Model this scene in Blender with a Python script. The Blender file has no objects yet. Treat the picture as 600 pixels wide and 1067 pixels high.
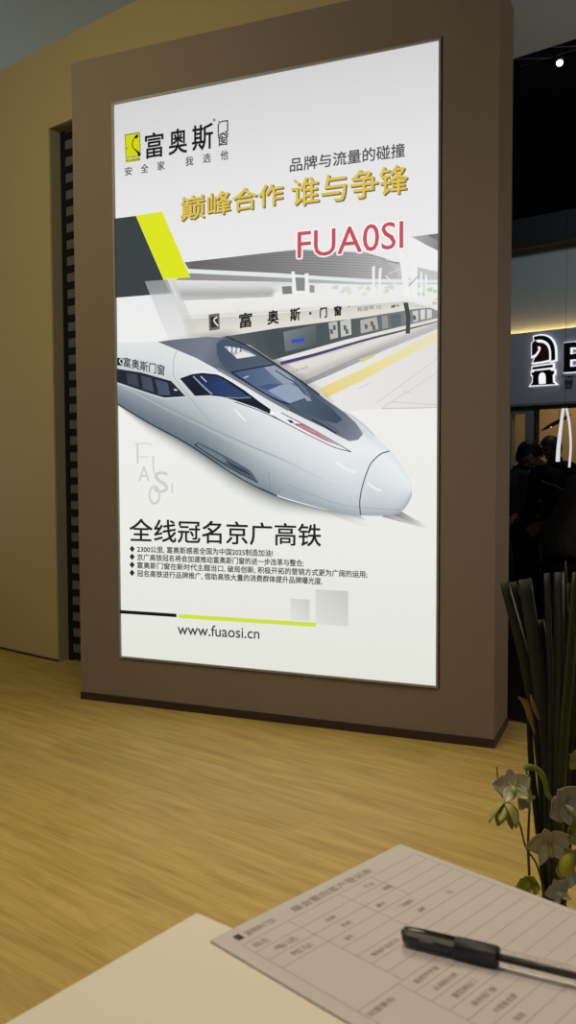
import bpy, bmesh, math, random
import numpy as np
from mathutils import Vector, Matrix, Quaternion
from mathutils.geometry import tessellate_polygon

random.seed(7)
C = bpy.context.scene.collection
SC = bpy.context.scene

# ------------------------------------------------------------------ colour
def lin(c):
    c = c / 255.0
    return c / 12.92 if c <= 0.04045 else ((c + 0.055) / 1.055) ** 2.4
def srgb(r, g, b, a=1.0):
    return (lin(r), lin(g), lin(b), a)

# ------------------------------------------------------------------ camera, world, lights, exposure
F_PX = 900.0
PITCH, ROLL = 0.0503344, -0.00398705
cam_d = bpy.data.cameras.new('camera')
cam = bpy.data.objects.new('camera', cam_d); C.objects.link(cam); SC.camera = cam
fw = Vector((0, math.cos(PITCH), -math.sin(PITCH))); rt = Vector((1, 0, 0)); up = rt.cross(fw)
rt2 = rt * math.cos(ROLL) + up * math.sin(ROLL); up2 = -rt * math.sin(ROLL) + up * math.cos(ROLL)
m = Matrix((rt2, up2, -fw)).transposed().to_4x4(); m.translation = (0, 0, 1.05)
cam.matrix_world = m
cam_d.sensor_fit = 'VERTICAL'; cam_d.sensor_height = 36.0; cam_d.sensor_width = 36.0
cam_d.lens = F_PX / 1067 * 36.0
cam_d.clip_start = 0.02; cam_d.clip_end = 100
cam_d.dof.use_dof = True; cam_d.dof.focus_distance = 3.7; cam_d.dof.aperture_fstop = 16.0

w = bpy.data.worlds.new('world'); SC.world = w; w.use_nodes = True
w.node_tree.nodes['Background'].inputs[0].default_value = (0.55, 0.7, 0.8, 1)
w.node_tree.nodes['Background'].inputs[1].default_value = 0.008

def area(name, loc, target, sx, sy, watts, col, spread=180):
    d = bpy.data.lights.new(name, 'AREA'); d.shape = 'RECTANGLE'; d.size = sx; d.size_y = sy
    d.energy = watts; d.color = col; d.spread = math.radians(spread)
    o = bpy.data.objects.new(name, d); C.objects.link(o); o.location = loc
    o.rotation_euler = (Vector(target) - Vector(loc)).to_track_quat('-Z', 'Y').to_euler()
    return o
# warm ceiling lamps of the stand, behind the viewer
area('booth_ceiling_lamp', (0.1, 2.1, 3.2), (0.1, 2.0, 0.0), 1.2, 1.2, 14, (1.0, 0.86, 0.62), 88)
area('booth_wall_lamp', (-2.1, 2.0, 3.15), (-1.9, 4.2, 0.4), 0.5, 0.5, 34, (1.0, 0.82, 0.45))
# added cool fill behind the viewer, brightens pillar, wall and ceiling; no visible source
area('added_rear_fill', (-1.5, -6.5, 1.9), (-1.0, 3.0, 2.4), 4.0, 2.0, 50, (0.86, 0.93, 1.0))
area('added_ceiling_fill', (-3.52, 6.05, 0.8), (-1.4, 4.4, 3.28), 0.5, 0.5, 7, (0.75, 0.90, 1.0), 120)  # unseen uplight added off to the left to brighten the ceiling
area('added_pillar_side_fill', (3.6, 3.7, 1.0), (0.9, 3.4, 1.9), 0.6, 0.6, 15, (1.0, 0.80, 0.60), 150)  # warm fill added out of view for the pillar side and ceiling edge
area('added_table_fill', (-0.3, -0.1, 3.2), (0.05, 0.5, 0.75), 0.3, 0.3, 2.5, (1.0, 0.84, 0.66), 60)  # extra warm fill put above the table to brighten table and paper
# pale hall light in front of the neighbouring stand, above the aisle
area('hall_lamp', (3.6, 8.6, 6.3), (3.9, 13.0, 3.2), 1.0, 1.0, 75, (0.86, 0.93, 1.0))
area('neighbour_room_lamp', (4.7, 14.0, 2.9), (4.7, 15.0, 0.8), 1.5, 0.6, 22, (1.0, 0.72, 0.40))

SC.view_settings.view_transform = 'Standard'
SC.view_settings.look = 'None'
SC.view_settings.exposure = 0.0
SC.view_settings.gamma = 1.0
SC.view_settings.use_curve_mapping = False

# ------------------------------------------------------------------ materials
def mat(name, col, rough=0.6, spec=0.5, metal=0.0, var=0.0, vscale=8.0, bump=0.0, bscale=200.0, trans=0.0, ior=1.45, alpha=1.0, stretch=(1, 1, 1)):
    m = bpy.data.materials.new(name); m.use_nodes = True
    nt = m.node_tree; b = nt.nodes['Principled BSDF']
    b.inputs['Base Color'].default_value = col; b.inputs['Roughness'].default_value = rough
    b.inputs['Specular IOR Level'].default_value = spec; b.inputs['Metallic'].default_value = metal
    b.inputs['Transmission Weight'].default_value = trans; b.inputs['IOR'].default_value = ior
    b.inputs['Alpha'].default_value = alpha
    if var or bump:
        tc = nt.nodes.new('ShaderNodeTexCoord'); mp = nt.nodes.new('ShaderNodeMapping')
        mp.inputs['Scale'].default_value = stretch
        nt.links.new(tc.outputs['Object'], mp.inputs[0])
    if var:
        n = nt.nodes.new('ShaderNodeTexNoise'); n.inputs['Scale'].default_value = vscale; n.inputs['Detail'].default_value = 4
        nt.links.new(mp.outputs[0], n.inputs['Vector'])
        mx = nt.nodes.new('ShaderNodeMix'); mx.data_type = 'RGBA'
        mx.inputs[6].default_value = tuple(max(0, c * (1 - var)) for c in col[:3]) + (1,)
        mx.inputs[7].default_value = tuple(min(1, c * (1 + var)) for c in col[:3]) + (1,)
        nt.links.new(n.outputs['Fac'], mx.inputs[0]); nt.links.new(mx.outputs[2], b.inputs['Base Color'])
    if bump:
        n2 = nt.nodes.new('ShaderNodeTexNoise'); n2.inputs['Scale'].default_value = bscale; n2.inputs['Detail'].default_value = 3
        nt.links.new(mp.outputs[0], n2.inputs['Vector'])
        bp = nt.nodes.new('ShaderNodeBump'); bp.inputs['Strength'].default_value = bump; bp.inputs['Distance'].default_value = 0.002
        nt.links.new(n2.outputs['Fac'], bp.inputs['Height']); nt.links.new(bp.outputs[0], b.inputs['Normal'])
    return m

def emit(name, col, strength=1.0, sampling=None):
    m = bpy.data.materials.new(name); m.use_nodes = True; nt = m.node_tree
    nt.nodes.remove(nt.nodes['Principled BSDF'])
    e = nt.nodes.new('ShaderNodeEmission'); e.inputs[0].default_value = col; e.inputs[1].default_value = strength
    nt.links.new(e.outputs[0], nt.nodes['Material Output'].inputs[0])
    if sampling: m.cycles.emission_sampling = sampling
    return m

def film_material(name):          # printed translucent film of the light box: colour and opacity from the print
    m = bpy.data.materials.new(name); m.use_nodes = True; nt = m.node_tree
    nt.nodes.remove(nt.nodes['Principled BSDF'])
    at = nt.nodes.new('ShaderNodeAttribute'); at.attribute_name = 'Print'
    e = nt.nodes.new('ShaderNodeEmission'); tr = nt.nodes.new('ShaderNodeBsdfTransparent'); mx = nt.nodes.new('ShaderNodeMixShader')
    nt.links.new(at.outputs['Color'], e.inputs[0]); nt.links.new(at.outputs['Alpha'], mx.inputs[0])
    nt.links.new(tr.outputs[0], mx.inputs[1]); nt.links.new(e.outputs[0], mx.inputs[2])
    nt.links.new(mx.outputs[0], nt.nodes['Material Output'].inputs[0])
    m.cycles.emission_sampling = 'NONE'
    return m

def backlit_film():               # plain sheet over the lamps of the light box, a little weaker at its upper end
    m = emit('backlit_white_film', (1, 1, 1, 1), 1.0, 'FRONT'); nt = m.node_tree
    tc = nt.nodes.new('ShaderNodeTexCoord'); sp = nt.nodes.new('ShaderNodeSeparateXYZ'); r = nt.nodes.new('ShaderNodeValToRGB')
    nt.links.new(tc.outputs['Generated'], sp.inputs[0]); nt.links.new(sp.outputs[2], r.inputs[0])
    el = r.color_ramp.elements; el[0].position = 0.0; el[0].color = srgb(228, 230, 220); el[1].position = 1.0; el[1].color = srgb(212, 211, 212)
    for p_, c_ in ((0.3, (236, 237, 232)), (0.55, (240, 240, 239)), (0.84, (229, 229, 229))):
        e = el.new(p_); e.color = srgb(*c_)
    nt.links.new(r.outputs[0], nt.nodes['Emission'].inputs[0]); return m

def wood_floor_material():
    m = bpy.data.materials.new('oak_floor'); m.use_nodes = True; nt = m.node_tree; b = nt.nodes['Principled BSDF']
    tc = nt.nodes.new('ShaderNodeTexCoord')
    mp = nt.nodes.new('ShaderNodeMapping'); mp.inputs['Scale'].default_value = (0.9, 9.0, 1)
    nt.links.new(tc.outputs['Object'], mp.inputs[0])
    n = nt.nodes.new('ShaderNodeTexNoise'); n.inputs['Scale'].default_value = 3.0; n.inputs['Detail'].default_value = 8; n.inputs['Roughness'].default_value = 0.62; n.inputs['Distortion'].default_value = 0.6
    nt.links.new(mp.outputs[0], n.inputs['Vector'])
    r = nt.nodes.new('ShaderNodeValToRGB')
    r.color_ramp.elements[0].position = 0.30; r.color_ramp.elements[0].color = (0.345, 0.238, 0.066, 1)
    r.color_ramp.elements[1].position = 0.62; r.color_ramp.elements[1].color = (0.485, 0.352, 0.112, 1)
    nt.links.new(n.outputs['Fac'], r.inputs[0])
    br = nt.nodes.new('ShaderNodeTexBrick'); br.inputs['Scale'].default_value = 1.0
    br.inputs['Brick Width'].default_value = 1.2; br.inputs['Row Height'].default_value = 0.19; br.inputs['Mortar Size'].default_value = 0.0012
    br.inputs['Color1'].default_value = (0.93, 0.93, 0.93, 1); br.inputs['Color2'].default_value = (1.05, 1.04, 1.02, 1); br.inputs['Mortar'].default_value = (0.84, 0.80, 0.72, 1)
    nt.links.new(tc.outputs['Object'], br.inputs['Vector'])
    mx = nt.nodes.new('ShaderNodeMix'); mx.data_type = 'RGBA'; mx.blend_type = 'MULTIPLY'; mx.inputs[0].default_value = 1.0
    nt.links.new(r.outputs[0], mx.inputs[6]); nt.links.new(br.outputs[0], mx.inputs[7])
    # fine grain streaks
    mp2 = nt.nodes.new('ShaderNodeMapping'); mp2.inputs['Scale'].default_value = (2.0, 60.0, 1); nt.links.new(tc.outputs['Object'], mp2.inputs[0])
    n2 = nt.nodes.new('ShaderNodeTexNoise'); n2.inputs['Scale'].default_value = 2.5; n2.inputs['Detail'].default_value = 5; nt.links.new(mp2.outputs[0], n2.inputs['Vector'])
    r2 = nt.nodes.new('ShaderNodeValToRGB'); r2.color_ramp.elements[0].position = 0.30; r2.color_ramp.elements[0].color = (0.80, 0.76, 0.68, 1); r2.color_ramp.elements[1].position = 0.5; r2.color_ramp.elements[1].color = (1, 1, 1, 1)
    nt.links.new(n2.outputs['Fac'], r2.inputs[0])
    mx2 = nt.nodes.new('ShaderNodeMix'); mx2.data_type = 'RGBA'; mx2.blend_type = 'MULTIPLY'; mx2.inputs[0].default_value = 0.8
    nt.links.new(mx.outputs[2], mx2.inputs[6]); nt.links.new(r2.outputs[0], mx2.inputs[7])
    nt.links.new(mx2.outputs[2], b.inputs['Base Color'])
    b.inputs['Roughness'].default_value = 0.55; b.inputs['Specular IOR Level'].default_value = 0.25
    return m

M = {
 'floor': wood_floor_material(),
 'carpet': mat('dark_carpet', (0.012, 0.013, 0.015, 1), 0.95, 0.1, var=0.3, vscale=60),
 'wall': mat('beige_wall_laminate', (0.46, 0.37, 0.195, 1), 0.7, 0.3, var=0.04, vscale=2.0),
 'ceiling': mat('grey_ceiling', (0.52, 0.64, 0.72, 1), 0.85, 0.2, var=0.03, vscale=3),
 'pillar': mat('taupe_laminate', (0.225, 0.180, 0.150, 1), 0.6, 0.3, var=0.05, vscale=3, stretch=(1, 1, 0.4)),
 'plinth': mat('dark_brown_plinth', (0.035, 0.022, 0.017, 1), 0.45),
 'jamb': mat('grey_jamb', (0.33, 0.30, 0.21, 1), 0.7),
 'lattice': mat('black_lattice', (0.008, 0.0085, 0.010, 1), 0.75, 0.2, var=0.1),
 'greyback': mat('grey_panel_behind_lattice', (0.105, 0.108, 0.115, 1), 0.8, var=0.03),
 'frame': mat('brushed_grey_metal', (0.30, 0.29, 0.28, 1), 0.5, metal=0.2, var=0.05, vscale=30),
 'table': mat('white_table_laminate', (0.78, 0.72, 0.61, 1), 0.5, 0.3, var=0.01),
 'table_leg': mat('white_painted_steel', (0.6, 0.58, 0.55, 1), 0.4, var=0.02),
 'paper': mat('form_paper', (0.60, 0.555, 0.545, 1), 0.8, 0.2, var=0.015, vscale=6),
 'ink': mat('grey_printing_ink', (0.30, 0.275, 0.255, 1), 0.8, 0.2, var=0.05),
 'inkline': mat('thin_grey_printing_ink', (0.38, 0.345, 0.32, 1), 0.8, 0.2, var=0.05),
 'inkblack': mat('black_printing_ink', (0.06, 0.055, 0.05, 1), 0.8, 0.2, var=0.05),
 'pen_black': mat('black_pen_rubber', (0.012, 0.012, 0.013, 1), 0.45, var=0.1),
 'pen_cap': mat('smoky_black_plastic', (0.02, 0.019, 0.02, 1), 0.12, 0.6, var=0.05),
 'pen_clip': mat('grey_clear_clip', (0.16, 0.145, 0.125, 1), 0.15, 0.7, var=0.05),
 'pen_clear': mat('clear_pen_plastic', (0.9, 0.88, 0.85, 1), 0.08, 0.5, trans=1.0, ior=1.12),
 'leaf': mat('green_strap_leaf', (0.022, 0.028, 0.010, 1), 0.5, 0.4, var=0.35, vscale=14, stretch=(1, 1, 0.15)),
 'leafgrey': mat('grey_green_leaf', (0.026, 0.031, 0.021, 1), 0.55, 0.4, var=0.25, vscale=14, stretch=(1, 1, 0.15)),
 'leafdark': mat('dark_green_leaf', (0.007, 0.010, 0.006, 1), 0.5, 0.4, var=0.3, vscale=14, stretch=(1, 1, 0.15)),
 'leafedge': mat('bright_green_leaf', (0.045, 0.058, 0.014, 1), 0.5, 0.4, var=0.3, vscale=14, stretch=(1, 1, 0.2)),
 'petalwhite': mat('cream_white_petal', (0.43, 0.42, 0.27, 1), 0.6, 0.3, var=0.12, vscale=30),
 'petalgreen': mat('yellow_green_petal', (0.33, 0.34, 0.09, 1), 0.6, 0.3, var=0.2, vscale=30),
 'petalpale': mat('pale_grey_petal', (0.40, 0.38, 0.32, 1), 0.6, 0.3, var=0.1, vscale=30),
 'petalyellow': mat('lime_yellow_petal', (0.40, 0.40, 0.045, 1), 0.6, 0.3, var=0.2, vscale=30),
 'bud': mat('green_bud', (0.16, 0.22, 0.04, 1), 0.5, 0.4, var=0.25, vscale=30),
 'twig': mat('dark_flower_stem', (0.06, 0.055, 0.025, 1), 0.6, var=0.2),
 'dryleaf': mat('tan_dry_leaf', (0.25, 0.16, 0.07, 1), 0.7, var=0.25, vscale=20),
 'vase': mat('dark_green_vase', (0.014, 0.018, 0.014, 1), 0.25, 0.5, var=0.1),
 'fascia': mat('grey_sign_board', (0.36, 0.37, 0.42, 1), 0.6, 0.3, var=0.02),
 'panel': mat('grey_green_panel', (0.30, 0.345, 0.345, 1), 0.8, 0.2, var=0.03),
 'beam': mat('black_beam', (0.008, 0.009, 0.010, 1), 0.7, var=0.1),
 'shopframe': mat('grey_aluminium_frame', (0.20, 0.215, 0.20, 1), 0.5, 0.4, var=0.04),
 'shopwall': mat('tan_interior_wall', (0.52, 0.40, 0.25, 1), 0.75, var=0.05, vscale=2),
 'signface': mat('dark_plum_letter_face', (0.040, 0.020, 0.026, 1), 0.35, var=0.06),
 'signblack': mat('black_letter_face', (0.010, 0.009, 0.012, 1), 0.35, var=0.06),
 'signgrey': mat('dark_grey_letter_face', (0.05, 0.05, 0.06, 1), 0.5, var=0.06),
 'halo': emit('white_backlit_acrylic', (0.97, 0.96, 1.0, 1), 0.95),
 'cove': emit('warm_led_strip', (1.0, 0.62, 0.22, 1), 42.0),
 'ledloop': emit('white_led_tube', (0.95, 0.97, 1.0, 1), 0.72),
 'bulb': emit('lamp_bulb', (1.0, 0.8, 0.5, 1), 0.5),
 'spotlens': emit('spotlight_lens', (1.0, 0.98, 0.94, 1), 18.0),
 'blackmetal': mat('black_metal', (0.012, 0.013, 0.014, 1), 0.4, metal=0.4, var=0.1),
 'darkshade': mat('dark_lamp_shade', (0.03, 0.02, 0.015, 1), 0.45, var=0.1),
 'skin': mat('skin', (0.22, 0.135, 0.095, 1), 0.55, var=0.06),
 'eye': mat('dark_eye', (0.01, 0.008, 0.007, 1), 0.2, var=0.05),
 'hairblack': mat('black_hair', (0.008, 0.007, 0.007, 1), 0.5, var=0.3, vscale=60),
 'hairbrown': mat('reddish_brown_hair', (0.085, 0.030, 0.022, 1), 0.5, var=0.3, vscale=60),
 'jacketblack': mat('black_jacket', (0.010, 0.011, 0.013, 1), 0.8, 0.2, var=0.25, vscale=12, bump=0.3, bscale=40),
 'jacketgrey': mat('charcoal_jacket', (0.060, 0.054, 0.050, 1), 0.85, 0.2, var=0.25, vscale=12, bump=0.3, bscale=40),
 'jacketblue': mat('blue_grey_jacket', (0.045, 0.05, 0.065, 1), 0.85, 0.2, var=0.2, vscale=12),
 'trousers': mat('black_trousers', (0.008, 0.009, 0.012, 1), 0.85, 0.2, var=0.2),
 'shoe': mat('black_shoe', (0.008, 0.008, 0.008, 1), 0.4, var=0.1),
 'strap': mat('grey_strap', (0.30, 0.30, 0.30, 1), 0.6, var=0.1),
 'film': film_material('printed_light_film'),
 'filmbase': backlit_film(),
 'trim': mat('dark_floor_trim', (0.06, 0.045, 0.03, 1), 0.5, var=0.1),
}

# ------------------------------------------------------------------ object helpers
def empty(name, loc=(0, 0, 0), rz=0.0):
    o = bpy.data.objects.new(name, None); o.empty_display_size = 0.1
    C.objects.link(o); o.location = loc; o.rotation_euler = (0, 0, rz)
    return o
def tag(o, label=None, cat=None, group=None, kind=None):
    if label: o['label'] = label
    if cat: o['category'] = cat
    if group: o['group'] = group
    if kind: o['kind'] = kind
    return o
def link_mesh(name, me, mats, parent=None, smooth=False):
    for mm in (mats if isinstance(mats, (list, tuple)) else [mats]): me.materials.append(mm)
    if smooth:
        for p in me.polygons: p.use_smooth = True
    o = bpy.data.objects.new(name, me); C.objects.link(o)
    if parent: o.parent = parent
    return o
def build(name, bm, mats, parent=None, smooth=False, bevel=0.0, seg=2, solid=0.0, loc=None):
    bmesh.ops.recalc_face_normals(bm, faces=bm.faces)
    me = bpy.data.meshes.new(name); bm.to_mesh(me); bm.free()
    o = link_mesh(name, me, mats, parent, smooth)
    if loc is not None: o.location = loc
    if solid:
        s = o.modifiers.new('thickness', 'SOLIDIFY'); s.thickness = solid; s.offset = 0
    if bevel:
        b = o.modifiers.new('bevel', 'BEVEL'); b.width = bevel; b.segments = seg; b.limit_method = 'ANGLE'
    return o
def box(bm, x0, x1, y0, y1, z0, z1, mi=0):
    v = [bm.verts.new(p) for p in ((x0,y0,z0),(x1,y0,z0),(x1,y1,z0),(x0,y1,z0),(x0,y0,z1),(x1,y0,z1),(x1,y1,z1),(x0,y1,z1))]
    for f in ((0,3,2,1),(4,5,6,7),(0,1,5,4),(1,2,6,5),(2,3,7,6),(3,0,4,7)):
        fc = bm.faces.new([v[i] for i in f]); fc.material_index = mi
def nb(): return bmesh.new()
def boxobj(name, x0, x1, y0, y1, z0, z1, mm, parent=None, bevel=0.0):
    b = nb(); box(b, x0, x1, y0, y1, z0, z1); return build(name, b, mm, parent, bevel=bevel)
def tube(bm, pts, radii, n=10, cap=True):
    pts = [Vector(p) for p in pts]; rings = []
    if not isinstance(radii, (list, tuple)): radii = [radii] * len(pts)
    ref = None
    for i, p in enumerate(pts):
        t = (pts[min(i+1, len(pts)-1)] - pts[max(i-1, 0)]).normalized()
        if ref is None: ref = t.orthogonal().normalized()
        ref = (ref - t * ref.dot(t)).normalized(); bn = t.cross(ref)
        rings.append([bm.verts.new(p + (ref * math.cos(2*math.pi*k/n) + bn * math.sin(2*math.pi*k/n)) * radii[i]) for k in range(n)])
    for a, b in zip(rings, rings[1:]):
        for k in range(n): bm.faces.new((a[k], a[(k+1) % n], b[(k+1) % n], b[k]))
    if cap:
        bm.faces.new(rings[0][::-1]); bm.faces.new(rings[-1])
def lathe(bm, prof, n=28, origin=(0, 0, 0)):
    ox, oy, oz = origin; rings = []
    for r, z in prof:
        rings.append([bm.verts.new((ox + max(r, 1e-4)*math.cos(2*math.pi*k/n), oy + max(r, 1e-4)*math.sin(2*math.pi*k/n), oz + z)) for k in range(n)])
    for a, b in zip(rings, rings[1:]):
        for k in range(n): bm.faces.new((a[k], a[(k+1) % n], b[(k+1) % n], b[k]))
    bm.faces.new(rings[0][::-1]); bm.faces.new(rings[-1])
def catmull(pts, n=6, closed=False):
    P = [np.array(p, float) for p in pts]; out = []
    L = len(P); rng = range(L) if closed else range(L - 1)
    for i in rng:
        p1, p2 = P[i], P[(i+1) % L]
        p0 = P[(i-1) % L] if (closed or i > 0) else 2*p1 - p2
        p3 = P[(i+2) % L] if (closed or i+2 < L) else 2*p2 - p1
        for k in range(n):
            t = k / n
            out.append(tuple(0.5*((2*p1) + (-p0+p2)*t + (2*p0-5*p1+4*p2-p3)*t*t + (-p0+3*p1-3*p2+p3)*t**3)))
    if not closed: out.append(tuple(P[-1]))
    return out
_tc = {}
def text_geo(s, bold=0.0, res=3):
    """flat glyph outlines of a string: (verts 2D array, faces) fitted to the unit square"""
    key = (s, bold, res)
    if key in _tc: return _tc[key]
    cu = bpy.data.curves.new('lettering', 'FONT'); cu.body = s; cu.size = 1.0; cu.offset = bold
    cu.resolution_u = res; cu.dimensions = '2D'; cu.fill_mode = 'BOTH'
    o = bpy.data.objects.new('lettering', cu); C.objects.link(o)
    dg = bpy.context.evaluated_depsgraph_get(); dg.update()
    ev = o.evaluated_get(dg); me = ev.to_mesh()
    v = np.array([tuple(p.co)[:2] for p in me.vertices]); f = [tuple(p.vertices) for p in me.polygons]
    ev.to_mesh_clear(); bpy.data.objects.remove(o); bpy.data.curves.remove(cu)
    mn, mx = v.min(0), v.max(0); v = (v - mn) / np.maximum(mx - mn, 1e-6)
    _tc[key] = (v, f, (mx - mn)); return _tc[key]

# ------------------------------------------------------------------ setting (frame of the back wall: x along the wall, y into it)
WALL_O, WALL_A = (-1.2762, 4.6871, 0.0), math.radians(-39.0)
def place(o): o.location = WALL_O; o.rotation_euler = (0, 0, WALL_A); return o
def structure(name, o, label=None):
    o.name = name; tag(o, label, None, None, 'structure'); return o

H_CEIL = 3.28
b = nb(); box(b, -4.2, 7.0, -8.0, 0.49, -0.06, 0.0)
fl = place(build('floor', b, M['floor'])); structure('floor', fl, 'light oak wood floor of the stand')
b = nb(); box(b, -8, 16, 0.49, 22, -0.08, -0.03)
place(structure('floor_hall', build('floor_hall', b, M['carpet']), 'dark carpet of the hall beyond the wood floor'))
b = nb(); box(b, -4.2, 7.0, 0.49, 0.505, -0.06, 0.001)
place(structure('trim_1', build('trim_1', b, M['trim']), 'dark trim along the end of the wood floor'))
b = nb(); box(b, -4.2, 7.0, -8.0, 1.70, H_CEIL, H_CEIL + 0.22)
place(structure('ceiling', build('ceiling', b, M['ceiling']), 'grey ceiling of the stand'))
# back wall left of the pillar with the slot, and the header that goes on above the slot
b = nb(); box(b, -4.2, 0.02, 0.0, 0.10, 0.012, H_CEIL); box(b, 0.02, 2.35, 0.0, 0.10, 2.855, H_CEIL)
place(structure('wall_left', build('wall_left', b, M['wall']), 'beige wall left of the pillar with a header over the slot'))
b = nb(); box(b, 0.0205, 0.026, 0.004, 0.16, 0.0, 2.854)
place(structure('trim_2', build('trim_2', b, M['jamb']), 'grey green jamb at the side of the slot'))
b = nb(); box(b, -4.2, 0.018, -0.004, 0.08, 0.0, 0.012)
place(structure('baseboard_left', build('baseboard_left', b, M['plinth']), 'thin dark base line under the beige wall'))
b = nb(); box(b, -4.2, -4.1, -8.0, 0.0, 0, H_CEIL)
place(structure('wall_far_left', build('wall_far_left', b, M['wall'])))
b = nb(); box(b, 0.03, 1.06, 0.0755, 0.13, 0, 2.9)
place(structure('wall_behind_lattice', build('wall_behind_lattice', b, M['greyback']), 'plain grey wall showing through the lattice openings'))

# black lattice in the slot: real openings
lat = place(empty('lattice_panel')); lat.location = Matrix.Rotation(WALL_A, 3, 'Z') @ Vector((0, 0, 0)) + Vector(WALL_O)
tag(lat, 'tall black lattice panel in the slot between beige wall and pillar', 'lattice')
b = nb(); x0, x1 = 0.022, 1.00; ncol, pw = 8, 0.1175
for k in range(ncol + 1): box(b, x0 + k*pw, min(x0 + k*pw + 0.036, x1 + 0.06), 0.068, 0.075, 0.0, 2.85)
build('upright_bars', b, M['lattice'], lat)
b = nb(); z = 0.0
rowp = 0.0872
k = 0
while k*rowp + 0.036 < 2.86:
    zz = k*rowp + 0.012; box(b, x0 + 0.001, x0 + ncol*pw + 0.039, 0.0685, 0.0745, zz, min(zz + 0.036, 2.848)); k += 1
build('cross_bars', b, M['lattice'], lat)

# ------------------------------------------------------------------ pillar and light box
PIL_O, PIL_A = (-0.9489, 3.9086, 0.0), -0.3990
PW, PH, PT = 1.862, 2.842, 0.325
pil = empty('display_pillar', PIL_O, PIL_A)
tag(pil, 'wide taupe free-standing pillar that carries the lit poster', 'pillar')
LX0, LX1, LZ0, LZ1 = 0.2187, 1.6429, 0.2159, 2.6254
b = nb()
# body with a shallow recess for the light box
box(b, 0, PW, 0.05, PT, 0.034, PH)
box(b, 0, LX0 - 0.012, 0, 0.05, 0.034, PH); box(b, LX1 + 0.012, PW, 0, 0.05, 0.034, PH)
box(b, LX0 - 0.012, LX1 + 0.012, 0, 0.05, 0.034, LZ0 - 0.012); box(b, LX0 - 0.012, LX1 + 0.012, 0, 0.05, LZ1 + 0.012, PH)
build('body', b, M['pillar'], pil)
boxobj('base_plinth', -0.003, PW + 0.003, -0.003, PT + 0.003, 0, 0.034, M['plinth'], pil)

lb = empty('light_box', Vector(PIL_O) + Matrix.Rotation(PIL_A, 3, 'Z') @ Vector((LX0, 0, LZ0)), PIL_A)
tag(lb, 'tall backlit poster of a white bullet train set into the taupe pillar', 'light box')
PWd, PHt = LX1 - LX0, LZ1 - LZ0
b = nb(); fwid, y0, y1 = 0.008, -0.0075, 0.048
box(b, -fwid, 0, y0, y1, -fwid, PHt + fwid); box(b, PWd, PWd + fwid, y0, y1, -fwid, PHt + fwid)
box(b, 0, PWd, y0, y1, -fwid, 0); box(b, 0, PWd, y0, y1, PHt, PHt + fwid)
build('frame', b, M['frame'], lb)
b = nb(); box(b, 0, PWd, 0.003, 0.007, 0, PHt)
poster = build('poster', b, M['filmbase'], lb); poster['label'] = 'white backlit printed poster sheet'

# homography: place on the photographed sheet -> metres on the poster
SRC = [(117.2, 107), (457, 44), (455.5, 713.5), (127, 685)]
DST = [(0, PHt), (PWd, PHt), (PWd, 0), (0, 0)]
A_, B_ = [], []
for (x, y), (u, v) in zip(SRC, DST):
    A_.append([x, y, 1, 0, 0, 0, -u*x, -u*y]); B_.append(u)
    A_.append([0, 0, 0, x, y, 1, -v*x, -v*y]); B_.append(v)
hh = np.append(np.linalg.solve(np.array(A_), np.array(B_)), 1).reshape(3, 3)
def uv(x, y):
    q = hh @ np.array([x, y, 1.0]); return q[0]/q[2], q[1]/q[2]

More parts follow.
